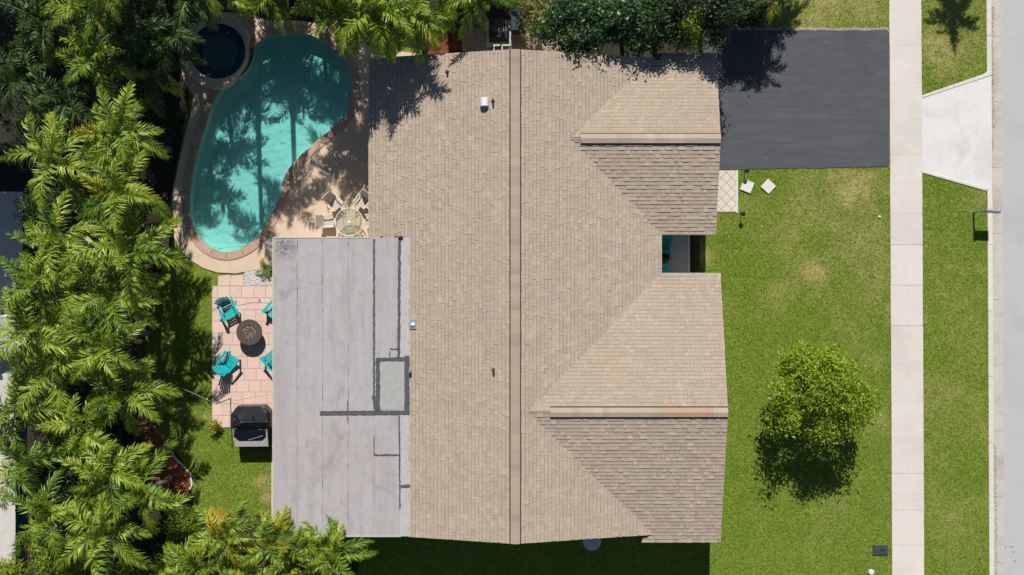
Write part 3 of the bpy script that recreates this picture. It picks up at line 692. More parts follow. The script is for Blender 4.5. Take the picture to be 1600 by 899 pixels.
opening('window', (SX - .33, -3.2, 1.5), (.05, 1.8, 1.2), M['glass']); opening('window', (SX - .33, -7.6, 1.5), (.05, 1.8, 1.2), M['glass'])
opening('window', (-2.5, YB + .33, 1.5), (1.2, .05, 1.0), M['glass']); opening('window', (2.5, YB + .33, 1.5), (1.2, .05, 1.0), M['glass'])
opening('window', (-2.5, YT - .33, 1.5), (1.2, .05, 1.0), M['glass']); opening('sliding_door', (FL + .33, -2.5, 1.1), (.05, 2.4, 2.1), M['glass']); opening('window', (XL + .53, 5.5, 1.4), (.05, 1.8, 1.2), M['glass'])
# roof decks
roof = empty('roof', (0, 0, 0), parent=house)
def slab3(mb, pts, t=.10):
    p = [Vector(q) for q in pts]; nrm = (p[1] - p[0]).cross(p[2] - p[0]).normalized()
    if nrm.z < 0: p.reverse(); nrm = -nrm
    a = [q - nrm * .012 for q in p]; b = [q - nrm * (.012 + t) for q in p]; k = len(p)
    mb.add(a + b, [tuple(range(k)), tuple(range(2 * k - 1, k - 1, -1))] + [(i + k, (i + 1) % k + k, (i + 1) % k, i) for i in range(k)])
mb = MB()
slab3(mb, [(XL + .01, YB + .01, ZE), (XRID, YB + .01, ZR), (XRID, YT - .01, ZR), (XL + .01, YT - .01, ZE)]); slab3(mb, [(XRID, YB + .01, ZR), (XR - .01, YB + .01, ZE), (XR - .01, YT - .01, ZE), (XRID, YT - .01, ZR)])
xg = XR - (GZ - ZE) / PT; xs_ = XR - (SZ - ZE) / PT; xgn = XR - (GNZ - ZE) / PT
slab3(mb, [(xg, GY, GZ), (XR, GS + .01, ZE), (GX - .01, GS + .01, ZE), (GX - .01, GY, GZ)]); slab3(mb, [(xg, GY, GZ), (GX - .01, GY, GZ), (GX - .01, GN - .01, GNZ), (xgn, GN - .01, GNZ)])
slab3(mb, [(xs_, SY, SZ), (XR, SS + .01, ZE), (SX - .01, SS + .01, ZE), (SX - .01, SY, SZ)]); slab3(mb, [(xs_, SY, SZ), (SX - .01, SY, SZ), (SX - .01, SN - .01, ZE), (XR, SN - .01, ZE)])
mb.build('roof_deck', M['deckwood'], roof)
# shingles: few shapes, shared
EXPO = 0.165
WID = [0.12, 0.17, 0.22, 0.28]; THK = [0.013, 0.019, 0.031]
SHV = {}
def shingle_verts(w, t):
    g_ = .005; L = EXPO * 1.35
    g_ = .0025; zb = lambda v: t * (1 - v / L); b0 = EXPO * (.76 if t < .02 else .90)
    return [(g_, 0, -.004), (w - g_, 0, -.004), (w - g_, 0, t), (g_, 0, t), (g_, b0, zb(b0)), (w - g_, b0, zb(b0)), (g_, L, .0), (w - g_, L, .0)]
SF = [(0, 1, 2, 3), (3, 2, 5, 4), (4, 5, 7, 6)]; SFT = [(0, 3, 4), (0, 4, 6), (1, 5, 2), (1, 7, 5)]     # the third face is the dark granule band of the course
def shm(w, t, nm='shingle', mat='shingle'):
    key = (round(w, 3), t, mat)
    if key not in SHV:
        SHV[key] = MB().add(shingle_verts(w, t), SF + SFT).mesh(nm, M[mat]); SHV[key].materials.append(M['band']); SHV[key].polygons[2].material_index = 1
    return SHV[key]
ALL = []       # (matrix3x4 frame, w, t, z)
def slope(O, u, v, ulen, vlen, keep):
    O = Vector(O); u = Vector(u); v = Vector(v); nn = u.cross(v); row = 0
    fr = Matrix((u, v, nn)).transposed()
    d = -0.02
    while d < vlen:
        s = -random.random() * .3
        while s < ulen:
            w_ = random.choice(WID); a = max(s, -.02); b = min(s + w_, ulen + .02); s += w_
            if b - a < .04: continue
            p = O + u * a + v * d; q = O + u * (a + b) / 2 + v * (d + EXPO / 2)
            if keep(q.x, q.y, q.z): ALL.append((fr, p + nn * .003, b - a, random.choice(THK), q.z))
        d += EXPO
    return
def zgar(y): return GZ - PT * abs(y - GY)
def zsid(y): return SZ - PT * abs(y - SY)
def k_left(x, y, z): return not (x < FR - .12 and FB < y < FT - .05) and x < XRID - .02
def k_right(x, y, z): return x > XRID + .02 and not (GS < y < GN and zgar(y) > zmain(x) + .05) and not (SS < y < SN and zsid(y) > zmain(x) + .05)
def k_g(x, y, z): return x < GX and zgar(y) > zmain(x) - .045 and (y < YT - .02 or x > 6.35)
def k_s(x, y, z):
    if y < YB + .02: return SX > x > 5.5 + (y - SS) * 1.7
    return x < SX and zsid(y) > zmain(x) - .045 and (y > YB + .02 or x > 5.55 + (YB - y) * -1.6)
c_, s_ = CS, PT * CS
slope((XL, YT, ZE), (0, -1, 0), (c_, 0, s_), YT - YB, (XRID - XL) / CS, k_left)
slope((XR, YB, ZE), (0, 1, 0), (-c_, 0, s_), YT - YB, (XR - XRID) / CS, k_right)
slope((2, GS, ZE), (1, 0, 0), (0, c_, s_), GX - 2, (GY - GS) / CS, lambda x, y, z: y < GY and k_g(x, y, z))
slope((GX, GN, GNZ), (-1, 0, 0), (0, -c_, s_), GX - 2, (GN - GY) / CS, lambda x, y, z: y > GY and k_g(x, y, z))
slope((0.3, SS, ZE), (1, 0, 0), (0, c_, s_), SX - .3, (SY - SS) / CS, lambda x, y, z: y < SY and k_s(x, y, z))
slope((SX, SN, ZE), (-1, 0, 0), (0, -c_, s_), SX - .3, (SN - SY) / CS, lambda x, y, z: y > SY and k_s(x, y, z))
# the 300 nearest full-width pieces are objects of their own, the rest is one part
full = [i for i, s in enumerate(ALL) if min(abs(s[2] - w_) for w_ in WID[2:]) < 1e-6]
full.sort(key=lambda i: -ALL[i][4]); single = set(full[:270])
V = []; Fq = []; Ft = []
mbs = MB()
for i, (fr, p, w_, t, z) in enumerate(ALL):
    if i in single:
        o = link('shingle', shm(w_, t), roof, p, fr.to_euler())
    else:
        mbs.add([fr @ Vector(q) + p for q in shingle_verts(w_, t)], SF + SFT)
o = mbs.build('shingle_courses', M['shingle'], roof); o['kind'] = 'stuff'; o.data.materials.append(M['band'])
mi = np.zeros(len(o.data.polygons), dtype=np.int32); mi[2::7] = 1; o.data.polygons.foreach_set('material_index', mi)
# ridge vents with cap shingles
def ridge(ax, a, b, at, z, caplen=.30, red=None):
    # black vent body
    mb = MB(); hw = .238; up, lo = (.064, .046) if ax == 'y' else (.092, .066)
    sec = [(-hw, -PT * hw + lo - .09), (hw, -PT * hw + lo - .09), (hw, -PT * hw + lo), (0, lo), (-hw, -PT * hw + lo)]
    f = (lambda p, l: (at + p[0], l, z + p[1])) if ax == 'y' else (lambda p, l: (l, at + p[0], z + p[1]))
    k = len(sec); mb.add([f(p, a) for p in sec] + [f(p, b) for p in sec], [tuple(range(k)), tuple(range(2 * k - 1, k - 1, -1))] + [(i + k, (i + 1) % k + k, (i + 1) % k, i) for i in range(k)])
    rv = mb.build('ridge_vent', M['ventblack'], roof)
    n_ = int(abs(b - a) / caplen); st = (b - a) / n_
    for i in range(n_):
        l0 = a + st * i; l1 = l0 + st * 1.02; e0 = up + .010; e1 = up
        w0 = .196; mb = MB()
        A = [(-w0, -PT * w0), (0, 0), (w0, -PT * w0)]
        vv = [f((p[0], p[1] + e0), l0) for p in A] + [f((p[0], p[1] + e1), l1) for p in A] + [f((p[0], p[1] + e0 - .022), l0) for p in A] + [f((p[0], p[1] + e1 - .022), l1) for p in A]
        mb.add(vv, [(0, 1, 4, 3), (1, 2, 5, 4), (6, 9, 10, 7), (7, 10, 11, 8), (0, 3, 9, 6), (2, 8, 11, 5), (0, 6, 7, 1), (1, 7, 8, 2), (3, 4, 10, 9), (4, 5, 11, 10)])
        m = M['ridge']
        if red == 'all': m = M['shingle']
        if red == 'end': m = M['ridge_red'] if (l0 + l1) / 2 > 6.1 and (l0 + l1) / 2 < 8.45 else M['shingle']
        mb.build('ridge_cap', m, rv)
ridge('y', YT + .01, YB - .01, XRID, ZR)
ridge('x', xg + .42, GX + .01, GY, GZ, red='all'); ridge('x', xs_ + .95, SX + .01, SY, SZ, red='end')
# eave and rake metal
def edge_bar(a, b, w_=.05, h_=.13): MB().bar(a, b, w_, h_).build('drip_edge', M['drip'], roof)
e = .012; dz = -.075
edge_bar((XL - e, FT, ZE + dz), (XL - e, YT, ZE + dz)); edge_bar((XR + e, GS, ZE + dz), (XR + e, SN, ZE + dz))
edge_bar((XR + .05, GS - e, ZE + dz), (GX, GS - e, ZE + dz)); edge_bar((6.3, GN + e, GNZ + dz), (GX, GN + e, GNZ + dz))
edge_bar((5.6, SS - e, ZE + dz), (SX, SS - e, ZE + dz)); edge_bar((XR + .05, SN + e, ZE + dz), (SX, SN + e, ZE + dz))
for y in (YT + .0, YB - .0):
    edge_bar((XL, y, ZE + dz), (XRID, y, ZR + dz)); edge_bar((XRID, y, ZR + dz), (XR, y, ZE + dz))
edge_bar((GX, GS, ZE + dz), (GX, GY, GZ + dz)); edge_bar((GX, GY, GZ + dz), (GX, GN, GNZ + dz)); edge_bar((SX, SS, ZE + dz), (SX, SY, SZ + dz)); edge_bar((SX, SY, SZ + dz), (SX, SN, ZE + dz))
# flat roof
flat = empty('flat_roof', (0, 0, 0), parent=house)
MB().box2((FL + .02, FB + .02, FZ - .28), (FR - .25, FT - .02, FZ - .012)).build('flat_deck', M['deckwood'], flat)
MB().box2((FR - .27, FB + .02, FZ - .05), (FR, FT - .02, FZ - .012)).build('flat_deck_edge', M['deckwood'], flat)
mb = MB(); mb.bar((FL - .01, FB, FZ - .1), (FL - .01, FT, FZ - .1), .05, .24); mb.bar((FL, FT + .012, FZ - .1), (FR - 1.7, FT + .012, FZ - .1), .05, .24); mb.bar((FL, FB - .012, FZ - .1), (FR - .4, FB - .012, FZ - .1), .05, .24)
mb.build('fascia', M['drip'], flat)
def X3(px): return P(px, 449.5, FZ).x
def Y3(py): return P(800, py, FZ).y
sx_ = [427, 464.5, 504, 544, 584, 624, 642]
for i, (a, b) in enumerate(zip(sx_[:-1], sx_[1:])):
    mm = M['flash'] if i == 5 else M['membrane']; xa = X3(a) + (.003 if i else -.02); xb = X3(b) - .003
    mb = MB(); nseg = 4; yy = np.linspace(FT + .015, FB - .015, nseg + 1); cuts = [0, nseg]
    # each roll is lapped once or twice along its length
    ys3 = [FT + .015, FB - .015]
    for j, (y0, y1) in enumerate(zip(ys3[:-1], ys3[1:])):
        MB().box2((xa, y1 + .004, FZ - .012), (xb, y0 - .004, FZ + .003 + .002 * ((i + j) % 3))).build('membrane_sheet', mm, flat)
def tarline(px0, py0, px1, py1, wpx, jit=.6, z=FZ + .018, m='tar', nm='tar_seam'):
    a = (px0, py0); b = (px1, py1); L = math.dist(a, b); k = max(4, int(L / 3)); nx, ny = -(b[1] - a[1]) / L, (b[0] - a[0]) / L; l = []; r = []
    for i in range(k + 1):
        t = i / k; x = a[0] + (b[0] - a[0]) * t; y = a[1] + (b[1] - a[1]) * t; o1 = wpx / 2 + random.uniform(-jit, jit); o2 = wpx / 2 + random.uniform(-jit, jit)
        l.append((x + nx * o1, y + ny * o1)); r.append((x - nx * o2, y - ny * o2))
    poly = [tuple(P(p[0], p[1], FZ)[:2]) for p in l + r[::-1]]
    return MB().prism(poly, FZ - .005, z + random.uniform(-.003, .003)).build(nm, M[m], flat)
tarline(584.5, 374, 584.5, 640, 3.0); tarline(624.5, 374, 623, 560, 4.2, .7); tarline(500, 646, 640.5, 645, 7, .5, FZ + .022)
tarline(543.5, 625, 543.5, 642, 2.0); tarline(624, 650, 625, 795, 2.2, .5); tarline(583.5, 711, 624, 711.5, 2.6); tarline(584.5, 682, 584.5, 710, 1.6, .4); tarline(626, 760, 641, 760, 5); tarline(543.5, 651, 543.5, 662, 1.6)
tarline(590.5, 560, 590.5, 641, 6.5, .8, FZ + .026); tarline(587, 562, 638, 561, 5.5, .6, FZ + .03); tarline(636, 556, 636, 644, 8, .6, FZ + .028); tarline(609, 546, 624, 546, 2.5); tarline(585, 618, 590, 641, 9, .8, FZ + .033)
tarline(609, 549, 609, 557, 1.5)
p0 = P(593, 564, FZ); p1 = P(633, 640, FZ); MB().box2((p0.x, p1.y, FZ), (p1.x, p0.y, FZ + .012)).build('membrane_patch', M['patch'], flat)
for x in (464.5, 504, 544):
    y = 376
    while y < 836:
        l = random.uniform(4, 26)
        if random.random() < .6: tarline(x + random.uniform(-.4, .4), y, x + random.uniform(-.4, .4), min(y + l, 836), random.uniform(.5, 1.1), .25, FZ + .0135, 'stain', 'seam_line')
        y += l + random.uniform(2, 20)
c = P(626, 372, FZ); MB().box((c.x, c.y, FZ), (.2, .14, .10)).build('end_cap', M['black'], flat)
c = P(1, 1, 0)
# roof vents and pipes
def roofz(x, y): return zmain(x)
def on_roof(px, py):
    z = 3.2
    for _ in range(6): v = P(px, py, z); z = zmain(v.x)
    return P(px, py, z)
v = on_roof(757, 161); vb = empty('vent_hood', v, parent=house)
MB().box(v + Vector((0, 0, .01)), (.56, .56, .03), Matrix.Rotation(-math.atan(PT), 3, 'Y')).build('flashing', M['shingle'], vb)
prof = []; mb = MB(); hw = .17
for k in range(9):
    a = math.pi * k / 8; prof.append((math.cos(a) * .20, .10 + math.sin(a) * .19))
prof = [(.20, -.02)] + prof + [(-.20, -.02)]; kq = len(prof)
mb.add([(v.x + p[0] * .9 * (1 if True else 1), v.y - hw, v.z + p[1]) for p in prof] + [(v.x + p[0] * .9, v.y + hw, v.z + p[1]) for p in prof], [tuple(range(kq)), tuple(range(2 * kq - 1, kq - 1, -1))] + [(i + kq, (i + 1) % kq + kq, (i + 1) % kq, i) for i in range(kq)])
mb.build('hood', M['white'], vb, bevel=.012)
for px, py, r_, h_, mm in ((770.5, 158, .045, .30, 'bronze'), (699, 113, .04, .22, 'black'), (771, 578, .045, .28, 'bronze')):
    v = on_roof(px, py); pp = MB().tube([v, v + Vector((0, 0, h_))], r_, 10).build('vent_pipe', M[mm], house)
    MB().lathe([(.09, -.01), (.075, .04), (r_ + .006, .08)], v, 12).build('pipe_boot', M['bronze'], pp)
v = on_roof(645.5, 507); vb = empty('vent_box', v, parent=house); MB().box(v + Vector((0, 0, .03)), (.30, .40, .08), Matrix.Rotation(-math.atan(PT), 3, 'Y')).build('vent_base', M['steel'], vb, bevel=.01)
MB().lathe([(.07, .05), (.09, .12), (.05, .15)], v, 12).build('vent_cap', M['white'], vb)
v = P(641, 580, FZ + .05); MB().tube([v - Vector((0, 0, .1)), v + Vector((0, 0, .22))], .05, 10).build('vent_pipe', M['steel'], house)

# ------------------------------------------------------------------ outdoor furniture
def adirondack(name, loc, rz, label, group):
    t = empty(name, loc, 0, label, 'chair', group); T = M['teal']
    def b(nm, mb, bev=.004): o = link(nm, mb.mesh(nm, T, bevel=bev), t)
    for i in range(6):       # seat slats, front is +x
        x = .36 - i * .095; z = .36 - i * .028
        b('seat_slat', MB().box((x, 0, z), (.082, .54, .022), Matrix.Rotation(R(-15), 3, 'Y')))
    for i in range(7):       # fan back
        a = (i - 3); y0 = a * .068; y1 = a * .098; L = .86 - .035 * a * a * .5
        d = Vector((-.42, 0, .91)).normalized(); p0 = Vector((-.20, y0, .20)); p1 = p0 + d * L + Vector((0, y1 - y0, 0))
        b('back_slat', MB().bar(p0, p1, .076, .020, (1, 0, .45)))
    for s in (-1, 1):
        b('armrest', MB().prism([(.42, s * .26), (.42, s * .42), (-.30, s * .37), (-.34, s * .30)], .555, .58), .004)
        b('front_leg', MB().box((.36, s * .31, .28), (.11, .03, .555)))
        b('side_rail', MB().bar((.42, s * .275, .33), (-.52, s * .275, .03), .03, .13))
        b('back_post', MB().bar((-.27, s * .325, .20), (-.32, s * .325, .56), .03, .07))
    b('back_rail', MB().box((-.33, 0, .52), (.03, .66, .07))); b('lower_rail', MB().box((-.20, 0, .24), (.03, .54, .07)))
    t.rotation_euler = (0, 0, rz)
    return t
AG = 'teal slatted garden armchairs'
adirondack('garden_armchair', G(361, 483, .045), R(-62), 'teal slatted armchair upper left of the round fire pit', AG)
adirondack('garden_armchair', G(434, 484, .045), R(-128), 'teal slatted armchair half under the flat roof, upper right of fire pit', AG)
adirondack('garden_armchair', G(360, 566, .045), R(52), 'teal slatted armchair lower left of the round fire pit', AG)
adirondack('garden_armchair', G(431, 562, .045), R(128), 'teal slatted armchair half under the flat roof, lower right of fire pit', AG)
adirondack('garden_armchair', G(1032, 382, .12), R(-10), 'teal slatted armchair in the shaded porch beside the garage', AG)
adirondack('garden_armchair', G(1031, 428, .12), R(10), 'teal slatted armchair in the shaded porch, lower one half under the eave', AG)
# fire pit
c = G(395, 518.5, .045); fpit = empty('fire_pit', c, label='round brown metal fire pit table with pebbles in the middle', cat='fire pit')
rr = .58
MB().lathe([(.36, 0), (.40, .05), (.34, .30), (.42, .50)], c, 28).build('pedestal', M['firepit'], fpit, smooth=True)
MB().lathe([(.42, .50), (rr, .52), (rr + .01, .55), (rr, .58), (.33, .58), (.31, .54), (.05, .53)], c, 40).build('table_ring', M['firepit'], fpit)
mb = MB()
for _ in range(170):
    a = random.random() * 6.3; q = .30 * math.sqrt(random.random()); s = random.uniform(.018, .04)
    mb.box((c.x + math.cos(a) * q, c.y + math.sin(a) * q, c.z + .545 + random.uniform(0, .03)), (s, s * 1.2, s), Euler((random.random() * 3, random.random() * 3, 0)).to_matrix(), .7)
o = mb.build('pebbles', M['pebble'], fpit); o['kind'] = 'stuff'
# covered grill
c = G(396, 658); gr = empty('covered_grill', c, label='large covered grill with a black vinyl cover and grey lower shelf', cat='grill')
def U(px, py, z): return P(px, py, z)
# cart under the cover
a0 = U(366, 640, .85); a1 = U(419, 698, .85)
MB().box2((a0.x + .08, a1.y + .1, 0.03), (a1.x - .06, a0.y - .05, .80)).build('cart', M['gloss'], gr, bevel=.02)
ZT, ZC = 1.18, .92
top = [(375, 636, ZT), (411, 635, ZT), (416, 640, ZT), (417, 660, ZT + .02), (376, 661, ZT + .02), (371, 650, ZT)]
low = [(371, 634.5, ZC), (413, 634, ZC), (423, 645, ZC), (423.5, 669, ZC), (360, 670, ZC), (360, 649, ZC)]
mb = MB(); tv = [U(*p) for p in top]; lv = [U(*p) for p in low]; bv = [Vector((q.x, q.y, .42)) for q in lv]; k = 6
mb.add(tv + lv + bv, [tuple(range(k))] + [(i + k, (i + 1) % k + k, (i + 1) % k, i) for i in range(k)] + [(i + 2 * k, (i + 1) % k + 2 * k, (i + 1) % k + k, i + k) for i in range(k)])
me = mb.mesh('cover', M['cover'], off=c)
bm = bmesh.new(); bm.from_mesh(me); bmesh.ops.recalc_face_normals(bm, faces=bm.faces[:]); bmesh.ops.subdivide_edges(bm, edges=bm.edges[:], cuts=7, use_grid_fill=True)
bmesh.ops.triangulate(bm, faces=bm.faces[:])
for v in bm.verts:
    if v.co.z > .5:
        w_ = math.sin(v.co.x * 9 + v.co.y * 14) * .012 + math.sin(v.co.x * 23 - v.co.y * 17 + 1) * .008 + random.uniform(-.008, .008)
        v.co.z += w_; v.co.x += random.uniform(-.006, .006)
bm.to_mesh(me); bm.free(); link('cover', me, gr)
for q0, q1 in (((363, 650), (372, 664)), ((410, 650), (401, 664)), ((416, 650), (404, 661))):
    MB().tube([U(q0[0], q0[1], 1.0), U((q0[0] + q1[0]) / 2, (q0[1] + q1[1]) / 2, 1.15), U(q1[0], q1[1], 1.10)], [.02, .035, .012], 6).build('cover_fold', M['cover'], gr, smooth=True)
sh = [(364.5, 671), (417, 671), (419.5, 698), (367, 698.5), (364.5, 684)]
MB().prism([tuple(U(x, y, .86)[:2]) for x, y in sh], .80, .86).build('shelf', M['greypanel'], gr, bevel=.008)
sg = [(366, 671.5), (415.5, 671.5), (415.5, 683), (409, 688.5), (373.5, 689), (365.5, 682.5)]
MB().prism([tuple(U(x, y, .87)[:2]) for x, y in sg], .862, .885).build('tray', M['gloss'], gr)
MB().tube([U(387, 688, .9), U(396, 685.5, .91), U(411, 681, .9)], .012, 6).build('handle', M['steel'], gr)
for x, y in ((369, 693), (417, 693), (369, 645), (417, 645)):
    q = U(x, y, .4); MB().tube([(q.x, q.y - .05, .06), (q.x, q.y + .05, .06)], .06, 12).build('wheel', M['rubber'], gr)
# dining set
c = G(550, 349, .05); tb = empty('dining_table', c, label='round glass patio table with cream metal frame by the house eave', cat='table')
MB().lathe([(0.02, .715), (.62, .715), (.62, .722), (.02, .722)], c, 40).build('glass_top', M['tglass'], tb)
mb = MB()
for i in range(41): pass
rim = [Vector((c.x + .63 * math.cos(2 * math.pi * i / 36), c.y + .63 * math.sin(2 * math.pi * i / 36), c.z + .72)) for i in range(37)]
MB().tube(rim, .022, 6, False).build('rim', M['frame'], tb)
MB().tube([p * 1 if False else Vector((c.x + .28 * math.cos(2 * math.pi * i / 24), c.y + .28 * math.sin(2 * math.pi * i / 24), c.z + .70)) for i in range(25)], .018, 6, False).build('inner_ring', M['frame'], tb)
MB().lathe([(.06, .70), (.075, .735), (.03, .745)], c, 14).build('umbrella_collar', M['frame'], tb)
for i in range(4):
    a = math.pi / 4 + i * math.pi / 2; d = Vector((math.cos(a), math.sin(a), 0))
    MB().tube([c + d * .05 + Vector((0, 0, .70)), c + d * .35 + Vector((0, 0, .68)), c + d * .55 + Vector((0, 0, .4)), c + d * .62], .02, 6).build('leg', M['frame'], tb)
def patio_chair(loc, rz, label):
    t = empty('patio_chair', loc, rz, label, 'chair', 'cream framed sling chairs round the glass table'); F = M['frame']
    def tb_(nm, pts, r_=.016): link(nm, MB().tube(pts, r_, 6).mesh(nm, F), t)
    for s in (-1, 1):
        y = s * .29
        tb_('side_frame', [(.26, y, 0), (.27, y, .36), (.25, y, .62), (-.05, y, .65), (-.24, y, .62), (-.34, y, .66)])
        tb_('leg', [(-.36, y, 0), (-.28, y, .35), (-.24, y, .62)])
        tb_('back_frame', [(.26, s * .24, .42), (-.18, s * .24, .39), (-.30, s * .24, .62), (-.44, s * .24, 1.02)])
        link('armrest', MB().box((.04, y, .655), (.46, .055, .02)).mesh('armrest', F, bevel=.006), t)
    tb_('top_rail', [(-.44, -.25, 1.02), (-.46, 0, 1.04), (-.44, .25, 1.02)]); tb_('front_rail', [(.26, -.29, .41), (.26, .29, .41)]); tb_('stretcher', [(-.30, -.29, .28), (-.30, .29, .28)])
    mb = MB(); prof = [(.25, .425), (.05, .405), (-.16, .395), (-.22, .46), (-.30, .65), (-.43, 1.01)]
    k = len(prof); mb.add([(p[0], -.23, p[1]) for p in prof] + [(p[0], .23, p[1]) for p in prof], [(i, i + 1, i + 1 + k, i + k) for i in range(k - 1)])
    mb.add([(p[0] + .012, -.23, p[1] - .012) for p in prof] + [(p[0] + .012, .23, p[1] - .012) for p in prof], [(i + k, i + 1 + k, i + 1, i) for i in range(k - 1)])
    link('sling', mb.mesh('sling', M['sling']), t)
    return t
for ang, d, lab in ((176, 1.02, 'cream sling chair on the pool side of the glass table'), (128, 1.12, 'cream sling chair in palm shade at upper left of glass table'), (60, 1.12, 'cream sling chair in palm shade at upper right of glass table'),
                    (4, 1.0, 'cream sling chair tucked under the shingle eave beside the glass table'), (245, 1.05, 'cream sling chair half hidden by the flat roof below the table'), (300, 1.0, 'cream sling chair hidden under the flat roof corner by the table')):
    a = R(ang); patio_chair(c + Vector((math.cos(a) * d, math.sin(a) * d, 0)), a + math.pi + random.uniform(-.15, .15), lab)
# mailbox on its post
c = G(1521, 332); mx_ = empty('mailbox', c, label='grey mailbox cantilevered from a post by the kerb', cat='mailbox')
MB().tube([c, c + Vector((.0, 0, 1.30))], .042, 8).build('post', M['steel'], mx_)
mb = MB(); prof = []
for k in range(9): a = math.pi * k / 8; prof.append((math.cos(a) * .085, 1.13 + math.sin(a) * .09))
prof = [(.085, .88)] + prof + [(-.085, .88)]; kq = len(prof)
mb.add([(c.x + .03, c.y + p[0], p[1]) for p in prof] + [(c.x + .62, c.y + p[0] - .04, p[1]) for p in prof], [tuple(range(kq)), tuple(range(2 * kq - 1, kq - 1, -1))] + [(i + kq, (i + 1) % kq + kq, (i + 1) % kq, i) for i in range(kq)])
mb.build('box', M['steel'], mx_); MB().box((c.x + .635, c.y - .04, 1.04), (.02, .18, .34)).build('door', M['steel'], mx_, bevel=.006)
MB().box((c.x + .45, c.y + .06, 1.12), (.12, .015, .06)).build('flag', M['red'], mx_)
# path lights
for x, y, lab in ((1163, 269, 'black garden path light at the driveway edge by the landing'), (1157, 335.5, 'black garden path light on the lawn below the landing')):
    q = G(x, y); l = empty('path_light', q, label=lab, cat='path light', group='black path lights by the landing')
    MB().tube([q, q + Vector((0, 0, .42))], .016, 6).build('stake', M['black'], l); MB().lathe([(.05, .40), (.055, .50)], q, 10).build('lens', M['bulb'], l); MB().lathe([(.11, .50), (.10, .53), (.03, .58)], q, 12).build('cap', M['black'], l)
# air conditioner and utility box in the side yard
c = G(779, 72); c = P(779, 46, .8); c.z = 0; ac = empty('air_conditioner', c, label='dark outdoor air conditioner on a pad beside the gable end', cat='air conditioner')
MB().box((c.x, c.y, .06), (1.15, 1.15, .1)).build('pad', M['concrete'], ac)
MB().box((c.x, c.y, .5), (.86, .86, .78)).build('case', M['black'], ac, bevel=.03)
MB().lathe([(.36, .89), (.38, .93), (.33, .93), (.31, .89)], c, 24, False).build('fan_ring', M['black'], ac)
for i in range(7): MB().tube([c + Vector((-.34 + i * .113, -math.sqrt(max(0, .35 ** 2 - (-.34 + i * .113) ** 2)), .925)), c + Vector((-.34 + i * .113, math.sqrt(max(0, .35 ** 2 - (-.34 + i * .113) ** 2)), .925))], .008, 4).build('guard_bar', M['steel'], ac)
for i in range(4): a = i * math.pi / 2 + .4; MB().bar(c + Vector((0, 0, .90)), c + Vector((math.cos(a) * .29, math.sin(a) * .29, .905)), .12, .008).build('fan_blade', M['black'], ac)
q = P(810, 34, .9); q.z = 0; ub = empty('utility_bin', q, label='dark green lidded utility bin beside the air conditioner', cat='bin')
MB().box((q.x, q.y, .5), (.58, .75, .95), None, 1.08).build('bin_body', M['binplastic'], ub, bevel=.02); MB().box((q.x, q.y, 1.0), (.68, .84, .06)).build('lid', M['binplastic'], ub, bevel=.02); MB().tube([(q.x - .26, q.y - .42, .95), (q.x + .26, q.y - .42, .95)], .025, 6).build('bin_handle', M['binplastic'], ub)
q = P(785, 70, 1.0); gt = empty('gate_frame', G(783, 84), label='white pipe frame beside the air conditioner', cat='pipe frame')
b0 = P(772, 71, .9); b1 = P(797, 71, .9); b2 = P(797, 50, .9)
for a_, b_ in ((b0, b1), (b1, b2), (b0, b0 - Vector((0, 0, .9))), (b1, b1 - Vector((0, 0, .9))), (b2, b2 - Vector((0, 0, .9))), ((b0 + b1) / 2, (b0 + b1) / 2 - Vector((0, 0, .9))), (b0, b0 - Vector((0, .35, 0))), ((b0 + b1) / 2, (b0 + b1) / 2 - Vector((0, .35, 0)))):
    MB().tube([a_, b_], .025, 6).build('pipe', M['white'], gt)
